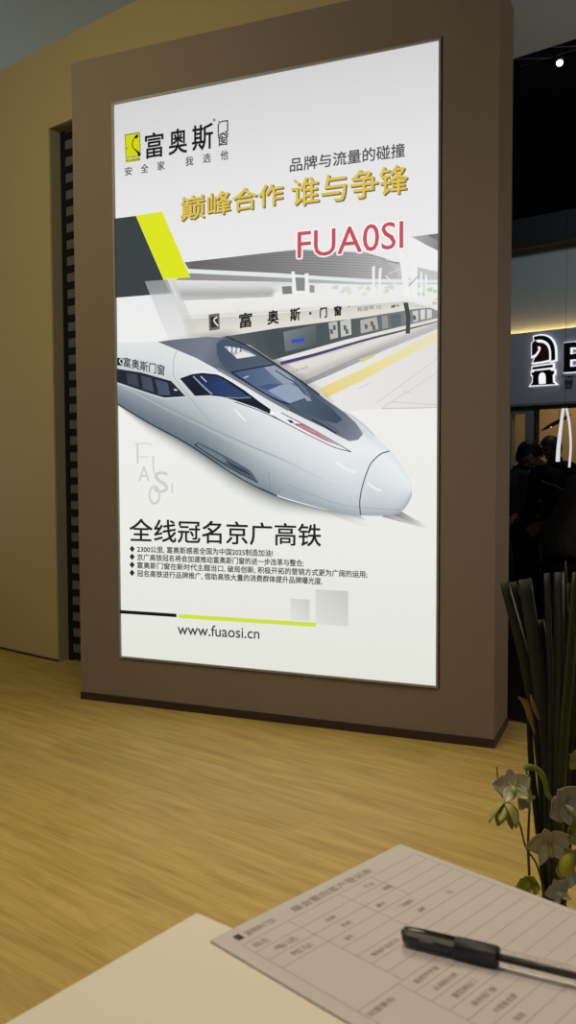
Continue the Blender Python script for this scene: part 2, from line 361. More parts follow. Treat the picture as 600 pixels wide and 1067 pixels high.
LAYER = [0]
def mix(a, b_, t):
    t = max(0.0, min(1.0, t)); return tuple(p + (q - p)*t for p, q in zip(a, b_))
def ramp(stops, t):
    if t <= stops[0][0]: return stops[0][1]
    for (t0, c0), (t1, c1) in zip(stops, stops[1:]):
        if t <= t1: return mix(c0, c1, (t - t0)/max(t1 - t0, 1e-6))
    return stops[-1][1]
def along(p0, p1, stops):
    dx, dy = p1[0]-p0[0], p1[1]-p0[1]; L2 = dx*dx + dy*dy
    return lambda x, y: ramp(stops, ((x-p0[0])*dx + (y-p0[1])*dy)/L2)
class Print:
    """one printed area of the poster: ink shapes collected in one flat mesh"""
    def __init__(s): s.v, s.f, s.c = [], [], []
    def _add(s, pts, faces, fill):
        LAYER[0] += 1; yy = 0.003 - 0.0002 - LAYER[0]*0.00003
        base = len(s.v)
        for (x, y) in pts:
            u, v = uv(x, y); s.v.append((min(max(u, 0.0), PWd), yy, min(max(v, 0.0), PHt)))
            c = fill(x, y) if callable(fill) else fill
            s.c.append(srgb(c[0], c[1], c[2], c[3] if len(c) > 3 else 1.0))
        for f in faces: s.f.append(tuple(base + i for i in f))
    def poly(s, pts, fill, fine=6.0):
        tri = tessellate_polygon([[Vector((x, y, 0)) for x, y in pts]])
        if not callable(fill): s._add(pts, tri, fill); return
        bm = bmesh.new(); vs = [bm.verts.new((x, y, 0)) for x, y in pts]
        for t in tri:
            try: bm.faces.new([vs[i] for i in t])
            except ValueError: pass
        for _ in range(7):
            es = [e for e in bm.edges if e.calc_length() > fine]
            if not es: break
            bmesh.ops.subdivide_edges(bm, edges=es, cuts=1)
            bmesh.ops.triangulate(bm, faces=[f for f in bm.faces if len(f.verts) > 3])
        bm.verts.ensure_lookup_table(); bm.verts.index_update()
        s._add([(v.co.x, v.co.y) for v in bm.verts], [[v.index for v in f.verts] for f in bm.faces], fill); bm.free()
    def stroke(s, pts, width, fill, smooth=True):
        if smooth and len(pts) > 2: pts = catmull(pts, 6)
        n = len(pts); L, R = [], []
        for i, p in enumerate(pts):
            a, c = pts[max(i-1, 0)], pts[min(i+1, n-1)]
            dx, dy = c[0]-a[0], c[1]-a[1]; l = math.hypot(dx, dy) or 1
            wv = width(i/(n-1)) if callable(width) else width
            L.append((p[0] - dy/l*wv/2, p[1] + dx/l*wv/2)); R.append((p[0] + dy/l*wv/2, p[1] - dx/l*wv/2))
        s._add(L + R, [(i, i+1, n+i+1, n+i) for i in range(n-1)], fill)
    def ribbon(s, A, B, fill, n=6):           # soft band between two edges
        A, B = catmull(A, 8), catmull(B, 8); k = min(len(A), len(B)); pts = []
        for i in range(k):
            for j in range(n + 1): pts.append(mix(A[i], B[i], j/n))
        faces = [(i*(n+1)+j, i*(n+1)+j+1, (i+1)*(n+1)+j+1, (i+1)*(n+1)+j) for i in range(k-1) for j in range(n)]
        cols = [fill(i/(k-1), j/n) for i in range(k) for j in range(n+1)]; it = iter(cols)
        s._add(pts, faces, lambda x, y: next(it))
    def text(s, t, q, fill, bold=0.0):        # q: bottom-left, bottom-right, top-right, top-left
        v, f, _ = text_geo(t, 0.0); (bl, br, tr, tl) = q
        pts = [mix(mix(bl, br, a), mix(tl, tr, a), c) for a, c in v]
        if not bold: s._add(pts, f, fill); return
        n = 8 if bold > 0.9 else 4; P_, F_ = [], []          # bold: the glyph set several times around its outline (px)
        for k in range(n):
            a = 2*math.pi*k/n + math.pi/4; o = len(P_)
            P_ += [(x + bold*math.cos(a), y + bold*math.sin(a)) for x, y in pts]; F_ += [tuple(i + o for i in fa) for fa in f]
        s._add(P_, F_, fill)
    def chars(s, spec, fill, bold=0.0):       # (char, x0, y0, x1, y1, slope)
        for ch, x0, y0, x1, y1, sl in spec:
            d = (x1 - x0)*sl
            s.text(ch, ((x0, y1), (x1, y1 + d), (x1, y0 + d), (x0, y0)), fill, bold)
    def done(s, name, label=None):
        me = bpy.data.meshes.new(name); me.from_pydata(s.v, [], s.f); me.update()
        at = me.color_attributes.new('Print', 'FLOAT_COLOR', 'POINT')
        at.data.foreach_set('color', np.array(s.c, dtype=np.float32).ravel())
        o = link_mesh(name, me, M['film'], poster)
        if label: o['label'] = label
        return o

# ---- station picture behind the train
p = Print()
G = lambda g, a=1.0: (g, g, g, a)
p.poly([(192,272.5),(240,267.5),(290,262),(311,260),(350,262),(372,263),(402,270),(418,276),(424,289),(457,284),(457,295),(400,293),(380,291.5),(290,284.5),(196,279.5)],
       along((193,0),(430,0), [(0, G(112)), (.35, G(128)), (.7, G(158)), (.92, G(190)), (1, G(225))]))
for k in range(9):                                   # ceiling slats
    p.stroke([(198, 272.6 + k*.78), (290, 263.6 + k*2.45), (380, 266.4 + k*2.75), (402 + k*2, 271.5 + k*2.2)], lambda t: .5 + .7*t, along((196,0),(415,0), [(0, G(88, .8)), (.6, G(112, .8)), (1, G(165, .6))]))
p.poly([(424,250),(457,244),(457,293),(425,290)], along((424,0),(457,0), [(0, G(238)), (1, G(240))]))
p.poly([(429,247.5),(457,244),(457,262.5),(445,256.7)], along((429,247),(457,256), [(0, G(178)), (1, G(140))]))
p.poly([(445,246),(457,244),(457,252)], G(120))
p.poly([(435,279),(457,284),(457,294),(432,291)], G(198))
p.poly([(196,279.5),(290,285),(380,291),(457,292.5),(457,295.5),(380,294.5),(290,289),(199,284)], (226, 234, 233))
p.poly([(198,284),(290,289),(380,294.5),(457,295.5),(457,297),(380,297),(290,293.5),(182,291)], along((190,0),(400,0), [(0, G(142)), (.5, G(160)), (1, G(205))]))
p.poly([(178,291),(290,293.5),(380,297),(457,297),(457,325),(380,312),(290,312),(188,313)],
       lambda x, y: ramp([(0, G(226)), (.35, G(214)), (.75, G(172)), (1, G(196))], (y-291)/20) if x < 285 else mix(ramp([(0, G(214)), (1, G(236))], (y-295)/12), G(236), (x-285)/60))
p.poly([(294,298.5),(304,298),(305,306),(295,306.5)], G(128)); p.poly([(308,289),(318,289.5),(318,303),(309,303)], G(140)); p.poly([(323,297),(328,297.5),(328,305),(323,305)], G(150))
for (x, y, w_, h_) in ((352,303,10,10),(364,302,12,9),(378,302,14,10),(396,301,16,12),(408,303,12,10),(450,308,12,18),(440,303,8,10)):
    for j in range(6):
        cx, cy = x + random.uniform(-w_, w_)/2, y + random.uniform(-h_, h_)/2; r = random.uniform(1.2, 3.2)
        cx = min(cx, 454)
        p.poly([(cx + r*math.cos(t), cy + r*.8*math.sin(t)) for t in np.linspace(0, 5.6, 8)],
               (random.randint(175, 200), random.randint(195, 212), random.randint(135, 175), .65) if x > 430 else (random.randint(200, 218), random.randint(208, 220), random.randint(190, 205), .6))
for q in (((304,283),(307.5,283),(310,310),(306.6,310)), ((318,285),(322,285),(321.8,310),(319,310)), ((388,279),(391,277),(390.5,310),(388.5,310)), ((395,281),(398,279),(396.5,310),(394.5,310)),
          ((416,262),(423,265),(427,310),(421,310)), ((429,277),(435,279),(435.5,312),(430,312)), ((438,284),(440,284),(440,314),(437.6,313)), ((443,287),(445,288),(444,316),(442.5,316)), ((307,303.5),(321,303.5),(321,306),(307,306))):
    p.poly(list(q), G(240))
p.stroke([(402,288),(414,298)], 1.2, G(235), False); p.stroke([(426,299),(436,288)], 1, G(170), False); p.stroke([(405,286),(416,281)], .8, G(225), False)
p.poly([(374,261.5),(402,270),(401,271),(374,263)], G(150)); p.poly([(398,272),(417,274),(416,276)], G(150))
# platform
p.poly([(296,400),(380,369),(457,339),(457,424.5),(398,426),(352,430),(330,412)], along((300,0),(457,0), [(0, G(222)), (.35, (232,231,229)), (1, (226,224,221))]))
p.poly([(312,396),(380,369),(457,338.5),(457,343),(400,366),(345,391),(318,402)], lambda x, y: mix(G(150), G(188), (x-320)/110))
p.poly([(375,374.5),(393,368.5),(390,372),(377,378)], (222, 202, 128))
p.poly([(334,405),(360,393),(380,384),(457,345.5),(457,354),(380,396),(360,405.5),(341,415)], along((335,0),(457,0), [(0, (228,212,140)), (.5, (234,222,158)), (1, (232,226,185))]))
for a, c in (((393,420),(457,374)), ((398,426),(457,388)), ((420,408),(430,410)), ((374,405),(388,399)), ((408,419),(457,422)), ((452,374),(457,371))):
    p.stroke([a, c], .8, G(205), False)
p.stroke([(398,426),(430,425.5),(457,424.5)], 1.1, G(200))
# the train in the station
p.poly([(186,313),(240,311),(290,309.2),(380,309),(425,309),(437,312),(448,317.5),(457,323.5),(457,325),(448,321.5),(433,322.5),(380,331),(290,342),(225,352),(196,355)],
       lambda x, y: ramp([(0, (236,236,234)), (.45, (232,232,228)), (.55, (208,206,198)), (1, (224,222,212))], (y - 309 - max(0, (x-425))*.35)/max(8, 42 - (x-200)*.135)))
p.stroke([(192,331.5),(290,326),(380,317),(430,313)], .9, G(236))
p.poly([(212,354),(290,342),(380,331),(433,322.5),(448,321.5),(457,325),(457,332),(360,354.5),(286,375),(250,372)],
       along((230,0),(457,0), [(0, (92,100,104)), (.25, (70,80,82)), (.6, (84,92,94)), (1, (150,152,150))]))
p.poly([(296,346),(330,338.5),(330.5,360),(298,366.5)], along((296,340),(330,366), [(0, (128,136,138)), (1, (78,88,90))]))
p.poly([(304,354),(318,352),(318,356),(305,357.8)], (58, 82, 190))
for q, c in ((((343,336.5),(352,335),(353,352),(345,354)), (186,188,184)), (((355,335),(366,332.5),(367,349),(356,351.5)), (198,198,194)), (((376,334),(393,330.5),(395,343.5),(376.5,348)), (180,178,172)),
             (((398,330),(404,329),(405,342),(399,343.5)), (150,152,150)), (((407,329),(418,327),(418,340),(408,342)), (96,108,110)), (((430,325),(436,324),(436,335),(431,336.5)), (205,206,202)), (((438,323.7),(443,323),(443,333),(438.5,334)), (215,216,212)), (((445,323),(450,323.5),(450,331.5),(445,333)), (212,212,210))):
    p.poly(list(q), c)
for (x, y) in ((346,345),(349,341),(360,341),(362,345),(382,340),(388,337),(390,341),(432,331)):
    p.poly([(x-1.6, y-2), (x+1.4, y-1.4), (x+1.8, y+3), (x-1, y+3.4)], (96, 100, 98))
p.poly([(286,375),(360,354.5),(457,332),(457,339),(380,369),(318,397),(296,388)],
       lambda x, y: ramp([(0, (232,231,226)), (.3, (226,224,216)), (.7, (222,220,212)), (1, (192,189,182))], (y - (354.5 + (360-x)*.272))/max(7, 27 - (x-320)*.13)))
p.stroke([(293,379),(330,369.5),(380,355),(420,345),(457,335.5)], lambda t: 3.8 - 2.6*t, along((295,0),(457,0), [(0, (72,62,122)), (.4, (78,72,112)), (.7, (88,88,96)), (1, (120,120,122))]))
p.stroke([(300,380),(340,369),(380,358)], .7, G(190))
p.text('CR2605', ((305.5,388.5),(322.5,384),(322.5,381),(305.5,385.5)), (150,148,145))
p.poly([(420.5,316),(425.5,316),(428,331),(427.6,348),(423,348.4),(423.6,331)], (74, 78, 78))
ST_CH = [('富',250,327,263,342,-.14),('奥',279.6,324.2,291,338.4,-.13),('斯',303.2,322,313.2,335,-.13),('门',334.2,321,341.2,331.6,-.1),('窗',349,319.6,356.2,329.6,-.1)]
p.chars(ST_CH, (36, 36, 36), 0.5)
p.poly([(323,325.5),(325.2,325.2),(325.2,328),(323,328.3)], G(50)); p.poly([(363,319.5),(365,319.2),(364.4,321)], G(80))
p.text('和谐号', ((373,325.6),(390,323.2),(390,318.6),(373,320.6)), G(92)); p.text('动', ((392.5,323),(397.5,322.4),(397.5,318),(392.5,318.6)), G(140))
p.poly([(408,319),(413,318),(412,321),(408,321.6)], G(110)); p.poly([(414,318.2),(416,318),(416,320),(414,320.4)], G(120))
p.poly([(217.8,327.6),(229.2,326),(229.4,343),(218.6,344.6)], (112, 108, 104)); p.poly([(219.6,330),(227.6,329),(227.8,340.5),(220.2,341.6)], (52, 52, 52))
p.stroke([(227,330),(224.4,331.8),(223.6,334.4),(225.6,337),(227.8,339.5)], 1.5, (226, 224, 220))
p.done('station_picture', 'printed picture of a white train waiting at a platform')

# ---- dark block, lime bar and grey bars at the left
p = Print()
p.poly([(119,226.4),(141,223.8),(170.3,290.7),(178,305),(153,307),(119.7,309.6)], (60, 68, 70))
p.poly([(141,223.7),(168.6,219.3),(198.7,288.7),(170.4,290.7)], (222, 229, 38))
p.poly([(174.5,290.8),(182,290.5),(212,361),(199,356)], lambda x, y: (205, 205, 205, .65*(1 - max(0, (y-330))/45)))
p.poly([(150.6,292.4),(174.4,290.8),(203,357),(177.6,357)], lambda x, y: ramp([(0, (150,152,153,.85)), (.22, (168,170,171,.8)), (.24, (205,206,206,.75)), (1, (222,222,222,.55))], (y-291)/66))
p.done('colour_bars', 'dark grey block with a lime green bar and pale grey bars')

# ---- the white bullet train in front
p = Print()
bot = [(123,421),(155,440),(195,462),(235,488),(262,504),(290,517),(316,525),(340,531),(377,537.5)]
p.ribbon(bot, [(123,424),(150,450),(185,476),(222,502),(250,521),(285,536),(320,540),(350,542),(385,544)],
         lambda a, t: (52 + 60*t, 64 + 58*t, 74 + 56*t, (1 - t)**1.6*(0.85 - .45*max(0, a-.6))))
p.poly([(398,538),(419,533),(452,550),(446,551)], lambda x, y: (128, 130, 132, max(0, .8 - (x-405)/55)))
p.poly([(405,534),(420,533),(448,551),(440,549)], lambda x, y: (90, 92, 95, max(0, .7 - (x-408)/50)))
p.poly([(336,531),(352,534),(392,549),(376,549)], lambda x, y: (170, 172, 174, max(0, .6 - (y-531)/30)))
XT, YT = [122,165,205,240,280,320,353,378,392,407,416,426,430], [356,356,373,393,418,440,452,450,455,470,480,496,509]
XB, YB = [122,155,195,235,262,290,316,340,377,407,419,428,430], [421,440,462,487,503,516,524,530.5,537,537,533,521,509]
LT = [(0, (226,230,229)), (.22, (216,221,221)), (.45, (196,203,204)), (.66, (168,177,181)), (.72, (148,159,165)), (.88, (120,133,142)), (1, (102,116,126))]
RT = [(0, (222,227,230)), (.18, (234,237,239)), (.5, (223,228,230)), (.75, (206,213,216)), (.92, (186,194,199)), (1, (162,172,178))]
def body(x, y):
    a, c = np.interp(x, XT, YT), np.interp(x, XB, YB); t = (y - a)/max(c - a, 4)
    return mix(ramp(LT, t), ramp(RT, t), (x - 215)/150)
outline = [(122,356),(164,355.5)] + [(180,352),(215,350),(262,360),(300,386),(340,416)] + catmull([(365,430),(380,442),(392,454.5),(407,470),(416,480),(426,496),(430,509),(428,521),(419,533),(407,537),(377,537),(358,534.5),(340,530.5),(316,524),(290,516),(262,503),(235,487),(195,462),(155,440),(122.5,420.5)], 4)
p.poly(outline, body, 4.5)
p.stroke([(122.5,421),(155,440.5),(195,462),(235,488),(262,504),(290,517)], 1.4, (48, 60, 70))
p.stroke([(122,399),(165,420),(220,446),(260,464),(300,481),(340,501),(376,514)], 1.6, along((122,0),(376,0), [(0, (148,160,167,.8)), (.6, (150,162,168,.75)), (1, (214,220,224,.2))]))
p.stroke([(123,399.5),(165,422),(220,449),(260,468),(300,486),(335,503)], 2.2, lambda x, y: (190, 200, 204, .35))
p.ribbon([(300,508),(330,518),(358,525),(377,528)], [(290,516),(316,524),(350,533),(377,537)], lambda a, t: (168, 179, 186, .55*(1 - a*.6)*t))
p.stroke([(300,505),(330,517),(358,526),(392,530),(418,531)], .7, (140, 152, 160, .6))
# skirt slots
p.poly([(203,463),(207,460.6),(225,469.5),(248,482),(262,490.5),(266,496),(270,502.5),(262,499.5),(240,487)], (84, 98, 110))
p.poly([(207,462.5),(232,475.5),(238,481),(234,482),(206,465.5)], (110, 124, 134)); p.poly([(236,480),(258,491),(264,497),(243,487)], (52, 66, 80))
p.stroke([(203,463.4),(240,487.2),(270,503)], 1.1, (44, 56, 66))
p.stroke([(281,492),(282,500),(283,510)], .6, (120, 134, 142))
# panel seams
p.stroke([(185,365),(181.5,374),(181,388),(184,396),(200,416),(221,441)], .7, (150, 162, 168, .8))
p.stroke([(246,427),(251,433),(257,438.5)], 1.5, (240, 244, 246))
p.stroke([(352,482),(362,489),(372,492)], 3, (242, 246, 249, .6)); p.stroke([(384,503),(392,509),(398,511)], 2.6, (244, 247, 250, .6))
# roof and hood
hood = [(164.8,356),(180,353.8),(215,350.8),(240,351.6),(260,361),(280,373.4),(300,386.4),(320,400.5),(340,416),(360,430),(371,440),(378.6,449),(379,453),(374,458.5),(365,459.8),(353,454),(340,446.5),(320,437),(300,427),(280,416),(260,404),(240,392.6),(227,385),(205,373),(185,364.5)]
p.poly(hood, along((165,360),(379,455), [(0, (104,110,120)), (.2, (120,127,138)), (.32, (84,96,110)), (.42, (66,78,92)), (.7, (78,89,103)), (.9, (108,114,128)), (1, (136,141,154))]), 4.5)
p.ribbon([(178,353.6),(215,351),(240,352),(262,362.6),(290,380)], [(178,349),(215,344),(245,343),(280,360),(312,386)], lambda a, t: (88, 94, 98, .55*(1 - t)*min(1, a*3)))
p.stroke([(236,350.5),(260,361.4),(280,374),(300,387),(320,401),(334,411.5)], 1.5, (40, 46, 54))
p.ribbon([(262,361),(290,379),(318,398),(345,419)], [(268,358),(298,376),(328,396),(352,419)], lambda a, t: (84, 88, 90, .6*(1 - t)*(1 - .6*a)))
p.poly([(226,358),(234,353),(246,355),(262,364),(286,380),(242,388),(232,380),(227,370)], along((226,370),(286,372), [(0, (70,84,102)), (1, (84,98,112))]))
p.stroke([(227,384),(242,392.4),(262,404),(282,416),(302,427)], 3.2, along((227,0),(302,0), [(0, (128,134,142)), (1, (116,122,132))]))
# windscreen
p.poly([(242,388),(286,380),(304,391),(314,399),(321,407),(325,414),(319,415.5),(303,421),(288,415.5),(272,407)], along((245,388),(318,412), [(0, (74,90,122)), (.4, (92,108,140)), (.7, (110,124,152)), (1, (98,110,130))]), 4)
p.poly([(276,383),(287,381),(302,391),(309,399),(296,400),(287,393)], (148, 160, 178)); p.poly([(280,407),(290,402),(303,399.5),(312,404),(319,412),(318,415),(303,420.5),(292,414)], (150, 162, 186))
p.poly([(282,400),(296,400),(290,403),(280,407),(268,403)], (74, 92, 126))
p.stroke([(242,388),(262,384.2),(286,380)], 1.3, (34, 42, 54)); p.stroke([(242,388),(272,407.2),(288,415.8),(303,421.4)], 1.3, (30, 38, 50)); p.stroke([(303,421.4),(319,415.8)], .9, (60, 74, 92))
p.stroke([(288,386),(300,394),(309,399.5),(319,411)], 1.0, (46, 56, 70)); p.stroke([(255,394),(260,392)], 1.0, (200, 210, 225))
p.poly([(303,422),(320,416),(327,413),(346,425),(358,437.5),(352,441.5),(342,439),(322,432)], along((303,420),(358,440), [(0, (84,98,116)), (1, (62,76,92))]))
p.stroke([(326,437),(338,443.5),(352,452)], 2.2, (58, 68, 80)); p.stroke([(331,435),(346,444),(355,452)], .7, (70, 80, 92))
p.poly([(314,410),(318,411),(324,415),(326,418),(321,418)], (150, 158, 172))
# roof lamp cluster
p.poly([(234,361),(238,360.6),(252,363),(262,367),(268.5,371),(258,372.6),(248,374),(242,368)], (176, 180, 186)); p.poly([(254,366),(267,370.6),(248,373.6),(245,370)], (228, 228, 226))
for x in (240.5, 245, 249.5): p.poly([(x + 2*math.cos(t), 364 + (x-240)*.12 + 2.8*math.sin(t)) for t in np.linspace(0, 5.9, 10)], (222, 226, 230)); p.stroke([(x+1.6, 361), (x+2.3, 364), (x+1.4, 367)], .9, (46, 54, 64))
# side windows
p.poly([(122,384),(147,388),(179,397),(194,413),(172,414.4),(155,409.4),(122,398.4)], (38, 44, 54))
for q in (((132,388),(143,390),(145,403),(133,399.5)), ((147,391),(158,393.6),(161,408.4),(149,405)), ((162,395),(175,398.6),(178,411.6),(166,411.5))): p.poly(list(q), along((130,390),(178,412), [(0, (58,68,82)), (1, (78,90,108))]))
p.poly([(182,405),(185.4,406),(185,407.4),(182,406.6)], (220, 226, 230))
p.stroke([(122,398.8),(155,410),(172,415),(194,413.6)], 1.2, (206, 214, 216))
cab = [(188,394.4),(201,389.8),(212,388.6),(227,390.2),(236,394),(256,407),(272,419),(285,428),(282,431.4),(268,425),(246,417.4),(233,413.6),(220,412),(204,412.6)]
p.poly(cab, (30, 36, 48))
p.poly([(200,391.5),(212,390.4),(226,392),(235,396),(254,409),(264,416),(236,413),(221,410.6),(218,408)], along((205,400),(262,414), [(0, (38,46,72)), (.4, (46,64,106)), (1, (60,74,102))]))
p.stroke([(202,392),(212,402),(222,411)], 1.4, (150, 168, 190)); p.stroke([(210,392),(216,398)], .9, (210, 220, 232)); p.stroke([(236,414),(250,415),(262,414)], .9, (130, 150, 185))
p.stroke([(200,388.6),(212,387.4),(228,389)], .8, (236, 240, 241)); p.stroke([(228,389),(256,406),(285,427)], 1.1, (238, 241, 243))
p.stroke([(246,419),(268,426.6),(284,433.6),(300,441.5),(340,461),(367,471)], .8, (44, 50, 58))
# headlamp strip
p.poly([(284,428.6),(294,430),(320,443.5),(342,456),(358,466),(367.4,471),(352,467),(330,457),(300,441.6),(283,432)], (232, 236, 240))
p.stroke([(294,430.2),(320,443.6),(342,456),(367,471)], .8, (66, 60, 68)); p.stroke([(283,432),(300,441.6),(330,457),(350,466.4),(367,471)], .8, (60, 58, 66))
p.poly([(283,427),(287,429.5),(286,433.5),(282.6,432)], (244, 246, 248)); p.poly([(300,437.5),(305,438),(308,441),(304,441)], (60, 66, 74))
p.poly([(306,441.4),(315.5,441.8),(332,451),(345,458.6),(356,465.4),(340,459.4),(322,450)], along((306,440),(356,465), [(0, (160,84,106)), (.5, (196,120,136)), (1, (212,160,172))]))
p.stroke([(312,443),(322,447.5),(330,451)], .7, (232, 170, 182))
# nose joint
p.stroke([(407,470),(398,473),(391,479),(386,486),(379.6,504),(376.2,522),(377,537)], 1.2, (84, 90, 98))
p.ribbon([(365,430),(380,441),(393,454),(396,462)], [(379,452),(384,455),(388,460),(390,468)], lambda a, t: (206, 213, 222, .8*(1 - a)))
p.stroke([(360,429.4),(378,441.5),(391,454)], .7, (170, 176, 184))
# train lettering
p.text('富奥斯门窗', ((128.8,381.6),(172,391.6),(172,380.6),(128.8,371.6)), (52, 54, 58), 0.2)
p.poly([(122.2,372.4),(127.6,373),(128,381),(122.4,380.4)], (26, 26, 28)); p.stroke([(127,373.4),(124.8,375),(125,377),(127.6,380)], 1.0, (224, 228, 228))
p.done('train_picture', 'printed picture of a white bullet train seen from its nose')

# ---- writing
p = Print()
p.poly([(129,138.6),(145,136),(145,137.8),(129.2,140.4)], (132, 130, 108)); p.poly([(129.2,139.8),(145,137.4),(146,161.2),(130.2,163.4)], (208, 214, 24))
p.stroke([(130,140),(130.8,163)], .6, (120, 124, 20)); p.stroke([(130.4,163.2),(146,161)], .7, (70, 72, 20)); p.stroke([(145.2,137.5),(146,161)], .7, (80, 80, 40))
p.poly([(130.4,164.2),(146,162),(146.2,166),(130.8,168.4)], (214, 220, 60)); p.text('FUA0SI', ((131,167.8),(145.6,165.6),(145.4,162.8),(130.9,165)), (96, 98, 16), 0.15)
p.stroke([(143,139.4),(141,141.6),(138.6,144),(137.4,148.6),(138.6,152.8),(141.6,155.6),(144,158),(145,161)], lambda t: .9 + (1.6 if t < .15 else 0) + 2.4*max(0, t-.6)/.4, (20, 20, 16))
p.poly([(139.6,141),(143.6,138.8),(143.4,142),(140.6,143)], (20, 20, 16)); p.poly([(131,152.6),(132.4,152.4),(132.4,153.4),(131,153.6)], (40, 40, 16))
p.chars([('富',151,138.4,170,164.4,-.14),('奥',176,134.6,195,160.6,-.14),('斯',200.5,130.4,222,157,-.14)], (30, 30, 30), 0.5)
p.poly([(223.4 + 1.6*math.cos(t), 124.4 + 2*math.sin(t)) for t in np.linspace(0, 5.9, 12)], (150, 150, 150))
p.chars([('门',227.3,125.6,238,138.4,-.14),('窗',227.3,138,238,152,-.14)], (52, 52, 52), 0.22)
p.done('brand_logo', 'lime door emblem beside black brand characters')
for spec in [('安',129.8,173,137.4,182,-.12),('全',146.8,170.2,154.2,179.2,-.12),('家',164,167.6,171.6,176.8,-.12),('我',193.5,163,201.6,172.4,-.12),('选',212,159.8,220,169.4,-.12),('他',230.3,156.8,238.2,166.6,-.12)]:
    p = Print(); p.chars([spec], (88, 88, 88), 0.2); p.done('slogan_character')
p = Print(); p.text('品牌与流量的碰撞', ((302.8,179.6),(421.8,164.8),(421.8,150.4),(302.8,165.4)), (78, 78, 80), 0.28); p.done('tagline_text', 'dark grey tagline above the gold headline')
p = Print()
for q, t in ((((188.7,230),(295.3,212.4),(295.3,190.2),(188.7,204.6)), '巅峰合作'), (((304.7,215.6),(424.7,202),(424.7,172),(304.7,187)), '谁与争锋')):
    p.text(t, [(x + 1.5, y + 1.4) for x, y in q], (104, 98, 76), 0.42)
    p.text(t, [(x + .7, y + .7) for x, y in q], (140, 122, 64), 0.36)
    p.text(t, q, lambda x, y: mix((228, 204, 98), (214, 182, 72), ((y*7) % 20)/20), 0.34)
p.done('headline_text', 'bold gold headline with a dark shadow')
p = Print(); q = ((311,269.6),(420.5,259.4),(420.5,231.2),(311,242))
p.text('FUA0SI', [(311,269.6),(420.5,259.4),(420.5,231.2),(311,242)], (244, 244, 244), 1.9); p.text('FUA0SI', q, (200, 82, 92), 0.15)
p.done('red_lettering', 'large red capital letters with a white outline')
p = Print()
p.text('全线冠名京广高铁', ((136,565),(336,569.6),(336,546),(136,541)), (36, 36, 38), 0.38)
for t, x1, yb, yt, ye in (('2300公里, 富奥斯感恩全国为中国2025制造加油!',286,576.4,569.4,580.4),('京广高铁冠名将会加速推动富奥斯门窗的进一步改革与整合;',318,584.8,577.8,590.6),
                      ('富奥斯门窗在新时代主题当口, 破局创新, 积极开拓的营销方式更为广阔的运用;',384,593.2,586.2,602),('冠名高铁进行品牌推广, 借助高铁大量的消费群体提升品牌曝光度.',337.5,601.8,594.8,609.2)):
    p.text(t, ((144,yb),(x1,ye),(x1,ye - 7.4),(144,yt)), (70, 70, 70), 0.2)
for y in (572.6, 580.8, 589.2, 597.6): p.poly([(138.6,y - 3.4),(141.4,y + .1),(138.8,y + 3.6),(135.9,y)], (36, 36, 38))
p.done('caption_text', 'black caption with four bulleted lines of small text')
p = Print(); p.poly([(124.8,636.6),(185.4,640.2),(185.5,643.8),(124.9,640.2)], (24, 24, 24)); p.poly([(187.6,640.6),(331,648.6),(331,653),(187.7,644.6)], (206, 226, 66)); p.done('rule_line', 'black and lime rule across the poster foot')
p = Print(); p.text('www.fuaosi.cn', ((186.8,661.8),(272.2,666),(272.2,654.8),(186.8,650.2)), (74, 74, 74), 0.2); p.done('web_address', 'thin dark grey web address')
p = Print(); p.poly([(304.5,623.6),(324.5,624.6),(324.6,646.6),(304.6,645.4)], along((304,646),(324,624), [(0, (226,227,220)), (1, (204,206,200))])); p.done('grey_square')
p = Print(); p.poly([(330.6,614),(364.6,615.6),(364.6,652),(330.8,650)], along((332,650),(364,616), [(0, (222,224,216)), (1, (200,202,195))])); p.done('grey_square')
p = Print(); fc = (207, 207, 204)
p.chars([('A',145,486,157,502,0),('O',155.7,506,168.4,526.5,0)], fc)
p.text('S', ((161.5,514),(176.7,514),(176.7,491.5),(161.5,491.5)), fc)
p.stroke([(141.4,462.6),(157.4,462.4)], 1.0, fc); p.stroke([(144,462.6),(144.4,483.5)], 2.0, fc); p.stroke([(144.4,476.5),(155,476.2)], .9, fc); p.stroke([(157,462.4),(158,465.4)], .8, fc)
p.stroke([(158.8,476.8),(162,476.6)], .9, fc); p.stroke([(160.6,476.8),(160.8,489),(162.6,494.4)], 1.5, fc); p.stroke([(180.6,503.6),(180.8,514.4)], 1.4, fc)
p.done('faint_monogram', 'pale grey scattered letters under the train')

# ------------------------------------------------------------------ tables, form, pen
TA = math.radians(-38.2)
def table(name, loc, x0, x1, y0, y1, label, legs):
    t = empty(name, loc, TA); tag(t, label, 'table')
    boxobj('table_top', x0, x1, y0, y1, 0.725, 0.75, M['table'], t, bevel=0.0015)
    for (x, y) in legs:
        boxobj('leg', x - 0.02, x + 0.02, y - 0.02, y + 0.02, 0, 0.725, M['table_leg'], t, bevel=0.003)
    return t
# local x runs along the far edge, local y away from the viewer; (0, 0) is the far left corner
wt = table('white_table', (-0.0629, 0.5715, 0), 0.0, 1.3, -0.75, 0.0, 'white table whose bare corner shows left of the paper form', ((0.05, -0.05), (0.05, -0.70), (1.25, -0.70), (0.62, -0.05)))
PA = math.radians(-44.9)                        # paper: local x along its right edge, y along its top edge
PAP_O = Vector((0.0881, 0.6719, 0.7506))        # far corner
pq = Matrix.Rotation(PA, 3, 'Z')
